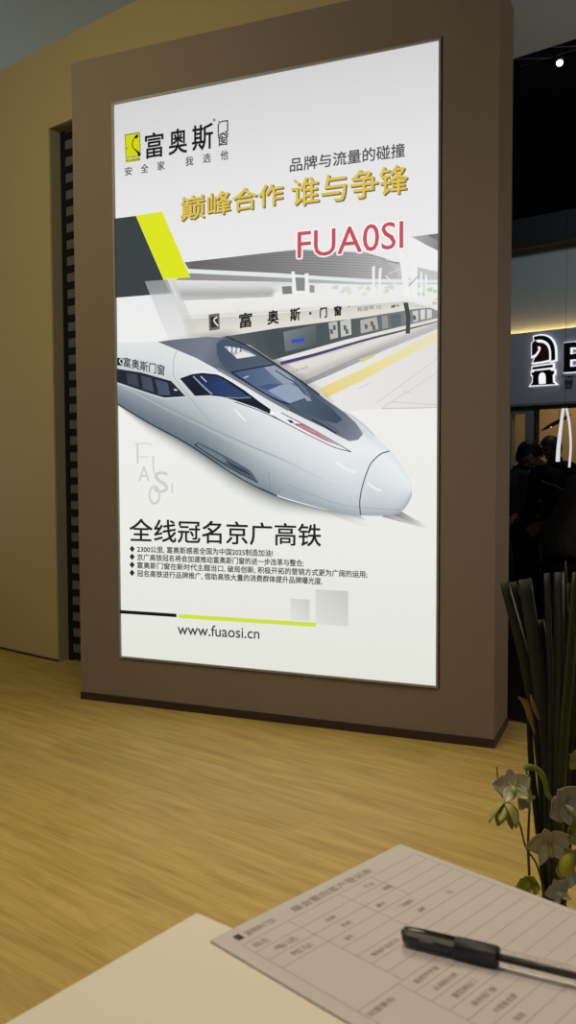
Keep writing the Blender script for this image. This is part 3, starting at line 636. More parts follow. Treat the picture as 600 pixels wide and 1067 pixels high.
# the table's extension leaf under the far end of the form
tq = Matrix.Rotation(-TA, 3, 'Z'); TO = Vector((-0.0629, 0.5715, 0))
def in_table(x, y): q = tq @ (PAP_O + pq @ Vector((x, y, 0)) - TO); return (q.x, q.y)
c0 = in_table(0.006, -0.006); e1 = in_table(0.006, -0.19); e2 = in_table(0.45, -0.006)
k = (0.0015 - c0[1])/(e1[1] - c0[1]); left = (c0[0] + (e1[0] - c0[0])*k, 0.0015)
b = nb(); pts_ = [left, (1.3, 0.0015), (1.3, e2[1] + .1), e2, c0]
lo = [b.verts.new((x, y, 0.725)) for x, y in pts_]; hi = [b.verts.new((x, y, 0.75)) for x, y in pts_]
b.faces.new(lo); b.faces.new(hi)
for k in range(5): b.faces.new((lo[k], lo[(k+1) % 5], hi[(k+1) % 5], hi[k]))
build('extension_leaf', b, M['table'], wt)
boxobj('leaf_bracket', left[0] + .03, left[0] + .05, -.25, .06, 0.705, 0.725, M['table_leg'], wt)

paper = empty('paper_form', PAP_O, PA); tag(paper, 'printed white paper form lying across the table corner under a black pen', 'paper')
PL, PB = 0.290, 0.196
b = nb(); box(b, 0, PL, -PB, 0, 0.0, 0.0012); build('paper_sheet', b, M['paper'], paper)
def flat(bm, x0, x1, y0, y1, z): 
    bm.faces.new([bm.verts.new(q) for q in ((x0,y0,z),(x1,y0,z),(x1,y1,z),(x0,y1,z))])
zt = 0.0013
b = nb(); lw = 0.00028
tx, ty0, ty1 = 0.019, -0.186, -0.0065           # frame: distance from the top edge, left and right border
def hline(x, ya, yb): flat(b, x - lw/1, x + lw/1, min(ya, yb), max(ya, yb), zt)     # runs along the top edge
def vline(y, xa, xb): flat(b, min(xa, xb), max(xa, xb), y - lw, y + lw, zt)
hline(tx, ty0, ty1); vline(ty0, tx, 0.283); vline(ty1, tx, 0.283)
rows = [tx + 0.0118*k for k in range(1, 23)]
for k, x in enumerate(rows):
    if k in (0, 1, 2): hline(x, ty0, ty1)
    elif k < 7: hline(x, -0.145, ty1)
    elif k == 7: hline(x, ty0, ty1)
    else: hline(x, -0.150, ty1)
vline(-0.145, tx, rows[7]); vline(-0.095, tx, rows[7]); vline(-0.060, tx, rows[2]); vline(-0.150, rows[7], 0.283)
build('form_lines', b, M['inkline'], paper)
def printed(name, items, mm, parent):
    bm = nb()
    for s, x, y, h, wd in items:                 # text runs along -y -> +y (left to right when read from the bottom)
        v, f, _ = text_geo(s, 0.0, 2)
        vs = [bm.verts.new((x - c*h, y + a*wd, zt + 0.00008)) for a, c in v]
        for fa in f:
            try: bm.faces.new([vs[i] for i in fa])
            except ValueError: pass
    return build(name, bm, mm, parent)
printed('form_title', [('展会意向客户登记表', 0.0152, -0.134, 0.0075, 0.083)], M['ink'], paper)
items = []
for k, (s, y, wd) in enumerate((('姓名', -0.182, .012), ('电话', -0.174, .018), ('地址', -0.172, .018))): items.append((s, rows[k] - 0.003, y, 0.0055, wd))
for s, r, y, wd in (('称呼', 1, -0.128, .011), ('手机', 2, -0.126, .011), ('城市', 3, -0.136, .008), ('行业', 0, -0.075, .012), ('邮箱', 1, -0.068, .010), ('门店面积', 3, -0.08, .017), ('品牌', 4, -0.075, .008), ('预计', 2, -0.09, .010),
                    ('意向产品系列', 5, -0.138, .03), ('断桥平开窗', 8, -0.142, .026), ('系统阳光房', 9, -0.14, .026), ('重型推拉门', 10, -0.138, .026), ('断桥铝门窗', 11, -0.136, .026), ('木铝复合窗', 12, -0.134, .026), ('其他', 13, -0.132, .01), ('加盟意向', 8, -0.185, .026), ('备注', 14, -0.185, .012), ('日', 4, -0.04, .004)):
    items.append((s, rows[r] - 0.0032, y, 0.0044, wd*.85))
for it in items: printed('field_text', [it], M['ink'], paper)
b = nb(); flat(b, 0.0075, 0.0138, -0.184, -0.179, zt + 0.0001); build('logo_mark', b, M['inkblack'], paper)
printed('logo_text', [('富奥斯门窗', 0.0138, -0.176, 0.0055, 0.026)], M['inkline'], paper)

PEN_A = math.atan2(0.4831 - 0.5277, 0.163 - 0.0712)
pen = empty('gel_pen', (0.0712, 0.5277, 0.7519 + 0.0062), PEN_A); tag(pen, 'black capped gel pen with clear barrel lying on the paper form', 'pen')
def xlathe(name, prof, mm, parent, n=20):
    bm = nb(); lathe(bm, prof, n)
    bmesh.ops.rotate(bm, verts=bm.verts, cent=(0, 0, 0), matrix=Matrix.Rotation(math.pi/2, 3, 'Y'))
    return build(name, bm, mm, parent, smooth=True)
o = xlathe('barrel', [(0.0049, 0.050), (0.0050, 0.052), (0.0050, 0.136), (0.0044, 0.139), (0.0018, 0.140)], M['pen_clear'], pen)
xlathe('refill', [(0.0016, 0.052), (0.0020, 0.060), (0.0020, 0.102), (0.0012, 0.108), (0.0010, 0.125)], M['pen_black'], pen)
xlathe('grip', [(0.0056, 0.0325), (0.0062, 0.034), (0.0062, 0.058), (0.0055, 0.0595)], M['pen_black'], pen)
cap = xlathe('cap', [(0.0034, 0.0), (0.0050, 0.0012), (0.0055, 0.004), (0.0058, 0.033)], M['pen_cap'], pen)
b = nb(); box(b, 0.001, 0.034, -0.0016, 0.0016, 0.0066, 0.0080); box(b, 0.0005, 0.004, -0.0016, 0.0016, 0.0042, 0.0080); box(b, 0.030, 0.034, -0.0013, 0.0013, 0.0058, 0.0066)
cl = build('clip', b, M['pen_clip'], cap, bevel=0.0004); cl.rotation_euler = (0.9, 0, 0); cl['label'] = 'pale grey clip'

# ------------------------------------------------------------------ flower arrangement standing on the floor
FX, FY = 0.548, 1.78
arr = empty('flower_arrangement', (FX, FY, 0)); tag(arr, 'floor vase with tall cut green leaves and pale orchid blossoms', 'plant')
b = nb(); lathe(b, [(0.056, 0), (0.060, 0.004), (0.054, 0.02), (0.042, 0.04), (0.034, 0.07), (0.033, 0.10), (0.038, 0.125), (0.035, 0.127), (0.030, 0.10), (0.029, 0.07), (0.028, 0.06)]); build('vase', b, M['vase'], arr, smooth=True)
PXM = 1.75/900.0
def pp(x, y, dy=0.0):           # a point of the bunch, local to the vase
    k = 1 + dy/1.75
    return Vector(((0.5426 + (x - 575)*PXM)*k - FX, 1.75*k - FY, 1.05 + (0.3315 - (y - 850)*PXM - 1.05)*k))
def strap_leaf(pts, widths, mm, fold=0.35, twist=0.0, tip=False):
    P = catmull([tuple(q) for q in pts], 7); n = len(P); bm = nb(); rows_ = []
    for i, q in enumerate(P):
        t = i/(n - 1); wd = np.interp(t, np.linspace(0, 1, len(widths)), widths)/2
        q = Vector(q); tg = (Vector(P[min(i+1, n-1)]) - Vector(P[max(i-1, 0)])).normalized()
        sd = Vector((math.cos(twist), math.sin(twist), 0)); sd = (sd - tg*sd.dot(tg)).normalized(); nr = tg.cross(sd).normalized()
        if nr.y > 0: nr = -nr
        rows_.append([bm.verts.new(q + sd*(wd*a) + nr*(wd*fold*(1 - abs(a)**1.3))) for a in (-1, -.6, -.2, .2, .6, 1)])
    for a, c in zip(rows_, rows_[1:]):
        for k in range(5): bm.faces.new((a[k], a[k+1], c[k+1], c[k]))
    return build('leaf', bm, mm, arr, smooth=True, solid=0.0016)
px = lambda n_: n_*PXM
base = lambda dx=0, dy=0.0: pp(575 + dx*.8, 950, dy*.35 + .02)
strap_leaf([base(-6, .02), pp(563,800,.02), pp(548,700,.01), pp(522,600,0)], [px(9), px(11), px(13), px(10)], M['leaf'], .4, .2)
strap_leaf([base(-4, .05), pp(566,800,.05), pp(553,700,.05), pp(531,600,.05)], [px(8), px(9), px(10), px(9)], M['leafdark'], .4, -.2)
strap_leaf([base(-2, .0), pp(570,800,0), pp(559,700,-.01), pp(543.5,597,-.01)], [px(10), px(13), px(15), px(14)], M['leafgrey'], .3, .1)
strap_leaf([base(0, -.01), pp(573,780,-.01), pp(571,690,-.01), pp(566.5,591,-.01)], [px(6), px(6), px(6), px(5.5)], M['leafgrey'], .7, 0)
strap_leaf([base(3, .01), pp(578,780,.01), pp(580,690,.01), pp(579.5,590,.01)], [px(9), px(11), px(12), px(11)], M['leaf'], .5, .3)
strap_leaf([base(5, -.02), pp(580,780,-.02), pp(581,690,-.02), pp(579,590,-.02)], [px(7), px(7), px(7), px(6)], M['leafgrey'], .6, -.4)
strap_leaf([base(6, .04), pp(584,780,.04), pp(588,680,.04), pp(586,578,.04)], [px(10), px(11), px(9), px(1.2)], M['leafgrey'], .4, .2)
strap_leaf([base(8, -.03), pp(586,780,-.03), pp(592,690,-.03), pp(598,590,-.03)], [px(10), px(13), px(14), px(12)], M['leafedge'], .4, .5)
strap_leaf([base(10, .0), pp(590,780,.0), pp(601,690,.0), pp(612,585,.0)], [px(11), px(13), px(14), px(13)], M['leaf'], .4, -.1)
strap_leaf([base(2, .06), pp(582,800,.06), pp(585,700,.06), pp(590,602,.06)], [px(14), px(20), px(20), px(14)], M['leafdark'], .3, 0)
strap_leaf([base(-2, .07), pp(566,800,.07), pp(566,700,.07), pp(560,640,.07)], [px(12), px(16), px(15), px(9)], M['leafdark'], .3, .1)
strap_leaf([base(10, .05), pp(592,800,.05), pp(597,720,.05), pp(603,630,.05)], [px(16), px(22), px(22), px(14)], M['leafdark'], .3, 0)
strap_leaf([base(-6, -.01), pp(560,860,-.01), pp(553,800,-.01), pp(549,742,-.01)], [px(6), px(7), px(7), px(5)], M['leafdark'], .4, .1)
o = strap_leaf([pp(556,762,-.02), pp(550,742,-.03), pp(545,728,-.04), pp(538,722,-.05)], [px(2), px(6), px(6), px(1)], M['dryleaf'], .3, .2); o['label'] = 'small tan dry leaf'
o = strap_leaf([pp(560,746,-.02), pp(556,736,-.03), pp(553,728,-.04), pp(551,720,-.04)], [px(2), px(5), px(4), px(1)], M['dryleaf'], .3, .2); o['label'] = 'small tan dry leaf'

def stem(pts, r0, r1, mm='twig', name='stem'):
    P = catmull([tuple(q) for q in pts], 7); bm = nb()
    tube(bm, P, [r0 + (r1 - r0)*i/(len(P)-1) for i in range(len(P))], 8)
    return build(name, bm, M[mm], arr, smooth=True)
stem([base(-4, -.02), pp(560,905,-.03), pp(548,885,-.04), pp(541,860,-.05), pp(532,842,-.05), pp(523,830,-.05), pp(518,820,-.05), pp(516,797,-.05)], .0022, .0012)
stem([pp(552,925,-.02), pp(550,880,-.02), pp(551,840,-.02), pp(552,812,-.02), pp(547,803,-.03)], .0030, .0018)
stem([base(3, -.03), pp(584,905,-.04), pp(585,880,-.05), pp(586,855,-.06)], .0022, .0014)
stem([pp(576,834,-.04), pp(570,826,-.05), pp(567,812,-.05), pp(560,801,-.05), pp(549,797,-.05), pp(545,800,-.05)], .0042, .0075, 'bud', 'flower_stalk')

def petal_mesh(L, W, cup, curl):
    bm = nb(); N, Kk = 9, 6; g = []
    for i in range(N + 1):
        t = i/N; wd = W*math.sin(math.pi*(0.06 + 0.90*t)**0.85)*0.5 + 0.0004
        row = []
        for k in range(-Kk//2, Kk//2 + 1):
            a = k/(Kk/2); row.append(bm.verts.new((a*wd, t*L, cup*L*(t**1.6)*0.5 - cup*wd*(1 - a*a)*.6 + curl*L*max(0, t-.6)**2 + 0.0012*math.sin(5*t + 4*a))))
        g.append(row)
    for i in range(N):
        for k in range(Kk): bm.faces.new((g[i][k], g[i][k+1], g[i+1][k+1], g[i+1][k]))
    bmesh.ops.recalc_face_normals(bm, faces=bm.faces)
    me = bpy.data.meshes.new('petal'); bm.to_mesh(me); bm.free()
    for q in me.polygons: q.use_smooth = True
    return me
def lip_mesh(s):
    bm = nb(); tube(bm, [(0, 0, 0), (0, -.004*s, .008*s), (0, -.009*s, .014*s), (0, -.016*s, .015*s)], [.0022*s, .0042*s, .0050*s, .0012*s], 10)
    me = bpy.data.meshes.new('lip'); bm.to_mesh(me); bm.free()
    for q in me.polygons: q.use_smooth = True
    return me
def blossom(pos, facing, roll, size, mm, lipm, cup, wide=.75, label=None, open_=1.0):
    f = bpy.data.objects.new('flower', None); f.empty_display_size = .02; C.objects.link(f); f.parent = arr; f.location = pos
    f.rotation_mode = 'QUATERNION'; f.rotation_quaternion = Vector(facing).to_track_quat('Z', 'Y') @ Quaternion((0, 0, 1), roll)
    if label: f['label'] = label
    for k in range(5):
        big = k in (1, 4); L = size*(0.55 if big else 0.5)
        me = petal_mesh(L, L*(wide*1.25 if big else wide*.8), cup, random.uniform(-.5, .5)); me.materials.append(mm)
        q = bpy.data.objects.new('petal', me); C.objects.link(q); q.parent = f
        q.rotation_mode = 'QUATERNION'
        q.rotation_quaternion = Quaternion((0, 0, 1), 2*math.pi*k/5 + random.uniform(-.12, .12)) @ Quaternion((1, 0, 0), (1 - open_)*1.15 + random.uniform(0, .15))
        sl = q.modifiers.new('thickness', 'SOLIDIFY'); sl.thickness = .0007
    me = lip_mesh(size/.07); me.materials.append(lipm); q = bpy.data.objects.new('lip', me); C.objects.link(q); q.parent = f
    return f
blossom(pp(534,818,-.07), (-.35, -.85, .3), .3, .072, M['petalwhite'], M['petalgreen'], .5, .85, 'cream white blossom at the far left')
blossom(pp(545,832,-.06), (.3, -.9, .1), 1.0, .045, M['petalwhite'], M['petalyellow'], .5, .8, 'small cream blossom')
blossom(pp(526,838,-.07), (-.25, -.55, -.75), .1, .085, M['petalgreen'], M['petalyellow'], .9, .85, 'drooping yellow green blossom', .55)
blossom(pp(588,838,-.08), (.35, -.9, .1), .6, .078, M['petalpale'], M['petalwhite'], .4, 1.0, 'pale grey white blossom by the right edge')
blossom(pp(572,880,-.07), (-.1, -.95, -.1), .2, .088, M['petalwhite'], M['petalgreen'], .5, .7, 'large cream blossom low in the middle')
blossom(pp(552,930,-.05), (-.3, -.75, .5), .8, .07, M['petalyellow'], M['petalgreen'], .8, .8, 'yellow green blossom at the edge of the paper', .6)
blossom(pp(582,932,-.06), (.1, -.95, .2), .4, .055, M['petalpale'], M['petalgreen'], .5, .7, 'pale blossom low by the vase')
blossom(pp(606,866,-.07), (.1, -.9, .3), .9, .075, M['petalgreen'], M['petalyellow'], .5, .8, 'green white blossom cut by the right edge')
blossom(pp(601,790,-.02), (.2, -.9, .2), .9, .05, M['petalgreen'], M['petalwhite'], .5, .7, 'small green blossom high on the right')
blossom(pp(598,905,-.04), (.1, -.9, .2), .3, .085, M['petalpale'], M['petalyellow'], .5, .85, 'large pale blossom low at the right edge')
b = nb()
for q, r, s in ((pp(591,903,-.09), .013, (1, 1, 1.9)),):
    bmesh.ops.create_uvsphere(b, u_segments=16, v_segments=12, radius=r)
    bmesh.ops.scale(b, vec=s, verts=b.verts); bmesh.ops.rotate(b, verts=b.verts, cent=(0,0,0), matrix=Matrix.Rotation(.3, 3, 'Y')); bmesh.ops.translate(b, vec=q, verts=b.verts)
build('bud', b, M['petalyellow'], arr, smooth=True)['label'] = 'closed lime yellow bud'

# ------------------------------------------------------------------ neighbouring stand across the aisle
NB_O = (3.8439, 13.0, 0.0)
def nplace(o): o.location = NB_O; o.rotation_euler = (0, 0, WALL_A); return o
def nstruct(name, x0, x1, y0, y1, z0, z1, mm, label=None):
    return nplace(structure(name, boxobj(name, x0, x1, y0, y1, z0, z1, mm), label))
sb = nplace(empty('sign_board')); tag(sb, 'grey fascia board over the shop front of the neighbouring stand', 'sign board')
boxobj('board', -2.2, 3.6, 0.0, 0.395, 2.02, 3.09, M['fascia'], sb)
boxobj('bottom_rail', -2.2, 3.6, -0.01, 0.30, 1.985, 2.02, M['shopframe'], sb)
strip = nplace(empty('cove_light')); tag(strip, 'warm light strip lying on top of the grey sign board', 'light strip')
boxobj('led_strip', -2.2, 3.6, 0.345, 0.365, 3.098, 3.110, M['cove'], strip); boxobj('channel', -2.2, 3.6, 0.32, 0.39, 3.09, 3.098, M['shopframe'], strip)
nstruct('wall_neighbour', -2.6, 3.8, 0.40, 0.50, 3.09, 4.42, M['panel'], 'grey green panel above the lit sign board')
nstruct('trim_3', -2.6, 3.8, 0.22, 0.50, 4.42, 4.86, M['beam'], 'black beam on top of the grey green panel')
nstruct('wall_neighbour_back', -2.2, 4.6, 2.6, 2.7, -0.03, 3.3, M['shopwall'], 'warm lit interior wall of the neighbouring stand')
nstruct('trim_4', -0.325, -0.165, 0.05, 0.17, -0.03, 1.985, M['shopframe'], 'grey post of the neighbouring shop front')
nstruct('trim_5', -0.165, -0.145, 0.03, 0.17, -0.03, 1.93, M['beam'], 'black edge beside the grey post')
nstruct('trim_6', -2.2, -0.325, 0.05, 0.17, 1.875, 1.985, M['shopframe'], 'grey rail over the left opening')
nstruct('trim_7', -0.165, 3.6, 0.05, 0.17, 1.93, 1.985, M['shopframe'], 'grey rail over the right opening')
nstruct('trim_8', -0.72, -0.54, 0.05, 0.17, -0.03, 1.875, M['shopframe'], 'second grey post behind the pillar edge')

# backlit emblem and letter (x along the board, z up)
def sx(x, y): return -0.2149 + (x - 553)*0.0149
def sz(x, y): return 2.3846 + (395 - y)*0.01439 - (x - 553)*0.0010
def prism(bm, pts, y0, y1):
    tri = tessellate_polygon([[Vector((a, c, 0)) for a, c in pts]])
    fr = [bm.verts.new((a, y0, c)) for a, c in pts]; bk = [bm.verts.new((a, y1, c)) for a, c in pts]
    for t in tri:
        for vs in (fr, bk):
            try: bm.faces.new([vs[i] for i in t])
            except ValueError: pass
    n = len(pts)
    for i in range(n): bm.faces.new((fr[i], fr[(i+1) % n], bk[(i+1) % n], bk[i]))
def grow(pts, d):
    n = len(pts); ar = sum(pts[i][0]*pts[(i+1) % n][1] - pts[(i+1) % n][0]*pts[i][1] for i in range(n)); s = 1 if ar > 0 else -1; out = []
    for i in range(n):
        a, q, c = pts[i-1], pts[i], pts[(i+1) % n]
        e1 = Vector((q[0]-a[0], q[1]-a[1])).normalized(); e2 = Vector((c[0]-q[0], c[1]-q[1])).normalized()
        n1, n2 = Vector((e1.y, -e1.x))*s, Vector((e2.y, -e2.x))*s; bb = (n1 + n2)
        if bb.length < 1e-4: bb = n1
        bb.normalize(); out.append((q[0] + bb.x*d/max(.6, bb.dot(n1)), q[1] + bb.y*d/max(.6, bb.dot(n1))))
    return out
def SP(pts): return [(sx(x, y), sz(x, y)) for x, y in pts]
emb = nplace(empty('chess_emblem')); tag(emb, 'backlit chess knight on a castle emblem on the grey sign board', 'sign')
arc = catmull([(557.2,351.6),(563,350.6),(570,351.4),(575.4,355.4),(578.4,361.5),(579.2,368),(579.4,375.5)], 4); arcin = catmull([(575.6,376.6),(575.4,368),(574,361.5),(570.4,357),(564,354.6),(558,355.4)], 4)
head = catmull([(555.4,358.4),(558.4,355.6),(561.5,357.4),(567,358.2),(571,361.4),(573,367),(573.2,375.6)], 4) + [(565,377.2),(556.6,378.2)] + [(558,374.4),(561,370.5),(558,369.8),(555.4,371.4)]
plates = [('knight_mane', arc + arcin, 'signblack'), ('knight_head', head, 'signface'),
          ('collar_bar', [(556,383),(577,380.4),(577,383.2),(556,385.6)], 'signblack'),
          ('castle', [(555.2,388.4),(558,388.2),(558,387),(575,385.4),(575,386.8),(578.4,386.6),(578.4,390),(577,391),(577.4,398.4),(580.4,400.4),(554,402),(556.6,399),(556.8,391.4),(555.4,391)], 'signblack')]
for nm, pts, mm in plates:
    w_ = SP(pts); b = nb(); prism(b, w_, -0.060, -0.042); fo = build(nm, b, M[mm], emb)
    b = nb(); prism(b, grow(w_, 0.022), -0.040, -0.012); build('halo_plate', b, M['halo'], fo)
b = nb(); hole = catmull([(563.4,400.6),(563,393),(564.4,389.6),(566.6,388.6),(568.8,389.4),(570.2,392.6),(570.4,400)], 4); prism(b, SP(hole), -0.064, -0.060); build('gate_arch', b, M['halo'], emb)
b = nb(); lock = catmull([(561.6,362.2),(563.4,361.6),(564.6,363.4),(563.6,367),(560.4,371.6),(558.4,373),(559.4,369.6),(562,366),(562.4,364)], 3); prism(b, SP(lock), -0.064, -0.060); build('mane_stroke', b, M['halo'], emb)
def sign_char(ch, x0, x1, z0, z1, label, mm, halo=True):
    v, f, _ = text_geo(ch, 0.02 if halo else 0.0, 3); s = nplace(empty('sign_letter')); tag(s, label, 'sign')
    def plate(name, y, mmm, par, g):
        bm = nb(); vs = [bm.verts.new((x0 - g + a*(x1 - x0 + 2*g), y, z0 - g + c*(z1 - z0 + 2*g))) for a, c in v]
        for fa in f:
            try: bm.faces.new([vs[i] for i in fa])
            except ValueError: pass
        return build(name, bm, mmm, par, solid=0.018)
    fo = plate('letter_face', -0.055, M[mm], s, 0)
    if halo:
        vb, fb, _ = text_geo(ch, 0.05, 3); v, f = vb, fb
        plate('halo_plate', -0.026, M['halo'], fo, 0.012)
sign_char('B', 0.312, 0.66, 2.44, 2.87, 'large backlit capital letter right of the chess emblem', 'signblack')
sign_char('百', 0.335, 0.46, 2.265, 2.385, 'small dark grey character under the big backlit letter', 'signgrey', False)

# glowing loop hanging in front of the shop front
loop = empty('light_loop', (2.1955, 6.9, 0), WALL_A); tag(loop, 'white glowing looped tube hanging in front of the neighbouring shop front', 'light')
def band(name, pts, wd, mm):
    P = catmull(pts, 8); bm = nb(); n = len(P); A = []
    for i, q in enumerate(P):
        A.append([bm.verts.new((q[0] + dx*wd(i/(n-1)), dy, q[1])) for dx, dy in ((-.5, -.008), (.5, -.008), (.5, .008), (-.5, .008))])
    for a, c in zip(A, A[1:]):
        for k in range(4): bm.faces.new((a[k], a[(k+1) % 4], c[(k+1) % 4], c[k]))
    bm.faces.new(A[0][::-1]); bm.faces.new(A[-1]); return build(name, bm, mm, loop, smooth=False)
band('left_tube', [(-0.0024, 1.53), (-0.016, 1.43), (-0.0285, 1.318), (-0.040, 1.20), (-0.0443, 1.096)], lambda t: .017 + .012*t, M['ledloop'])
band('right_tube', [(0.021, 1.5215), (0.037, 1.45), (0.050, 1.369), (0.0600, 1.217), (0.0503, 1.05)], lambda t: .013, M['ledloop'])
bm = nb(); tube(bm, [(0.009, 0, 1.53 - .005), (0.009, 0, 7.2)], .0012, 6); build('hanging_wire', bm, M['blackmetal'], loop)
boxobj('top_clip', 0.009 - .020, 0.009 + .020, -.010, .010, 1.53 - .012, 1.53 + .010, M['shopframe'], loop)

pend = nplace(empty('pendant_lamp')); tag(pend, 'dark tilted blade-shaped lamp inside the neighbouring shop front', 'lamp')
P0, P1 = Vector((-0.43, 0.9, 1.639)), Vector((0.075, 0.9, 1.883))
bm = nb(); pts_ = [P0.lerp(P1, t) for t in np.linspace(0, 1, 12)]
tube(bm, pts_, [0.004 + 0.030*math.sin(math.pi*t)**.8 for t in np.linspace(0, 1, 12)], 12); build('shade', bm, M['darkshade'], pend, smooth=True)
bm = nb(); bmesh.ops.create_uvsphere(bm, u_segments=12, v_segments=8, radius=.014); bmesh.ops.translate(bm, vec=P0.lerp(P1, .36) + Vector((0, -.02, -.035)), verts=bm.verts); build('bulb', bm, M['bulb'], pend, smooth=True)
bm = nb(); tube(bm, [P0.lerp(P1, .6), P0.lerp(P1, .6) + Vector((0, 0, 1.35))], .004, 6); build('cord', bm, M['blackmetal'], pend)

# hall roof truss with a spotlight
nplace(structure('ceiling_hall', boxobj('ceiling_hall', -14, 14, -11.0, 8, 7.2, 7.3, M['beam']), 'black hall roof'))
tr = empty('roof_truss', (2.78 - .15*math.sin(-WALL_A), 9.0 + .15*math.cos(WALL_A), 5.31), WALL_A); tag(tr, 'dark lighting truss high in the black hall roof', 'truss')
b = nb()
for (y, z_) in ((-.15, 0), (.15, 0), (0, .26)): tube(b, [(-4, y, z_), (6, y, z_)], .022, 8)
build('chords', b, M['blackmetal'], tr)
b = nb()
for k in range(25):
    x = -4 + k*.4
    for (a, c) in (((-.15, 0), (0, .26)), ((.15, 0), (0, .26)), ((-.15, 0), (.15, 0))): tube(b, [(x, a[0], a[1]), (x + .4, c[0], c[1])], .009, 6)
build('lattice_braces', b, M['blackmetal'], tr)
for x in (-3, 0.8, 4.6):
    b = nb(); tube(b, [(x, 0, .26), (x, 0, 1.895)], .008, 6); build('hanging_cable', b, M['blackmetal'], tr)
sp = empty('spotlight', (2.78, 9.0, 5.165), 0); sp.scale = (.55, .55, .55); tag(sp, 'lit spotlight hanging from the dark roof truss', 'spotlight')
b = nb(); lathe(b, [(.050, .055), (.062, .05), (.062, -.02), (.058, -.03), (.030, -.03)]); ho = build('housing', b, M['blackmetal'], sp, smooth=False)
ho.rotation_euler = (math.radians(-38), math.radians(18), 0)
b = nb(); lathe(b, [(.054, -.032), (.054, -.036), (.02, -.043), (.001, -.044)]); ln = build('lens', b, M['spotlens'], sp, smooth=True); ln.rotation_euler = ho.rotation_euler; ln['label'] = 'bright white lens'
b = nb(); tube(b, [(-.07, 0, 0), (-.07, 0, .10), (0, 0, .13), (.07, 0, .10), (.07, 0, 0)], .007, 6); tube(b, [(0, 0, .13), (0, .0, .25)], .009, 6); build('yoke', b, M['blackmetal'], sp)

# ------------------------------------------------------------------ people sitting in the aisle
def ball(bm, c, r):
    n0 = len(bm.verts); ret = bmesh.ops.create_uvsphere(bm, u_segments=18, v_segments=12, radius=1.0)
    bmesh.ops.scale(bm, vec=r if isinstance(r, (tuple, list)) else (r, r, r), verts=ret['verts']); bmesh.ops.translate(bm, vec=c, verts=ret['verts'])
    return ret['verts']
def limb(bm, a, ra, c, rc):
    a, c = Vector(a), Vector(c); k = max(3, int((c - a).length/(min(ra, rc)*.45)))
    for i in range(k + 1):
        t = i/k; r = ra + (rc - ra)*t; ball_lo(bm, a.lerp(c, t), r)
def ball_lo(bm, c, r):
    ret = bmesh.ops.create_icosphere(bm, subdivisions=2, radius=r); bmesh.ops.translate(bm, vec=c, verts=ret['verts'])
def slab(bm, a, ra, c, rc):
    a, c = Vector(a), Vector(c)
    for i in range(9):
        t = i/8; r = tuple(p_ + (q_ - p_)*t for p_, q_ in zip(ra, rc)); ball(bm, a.lerp(c, t), r)

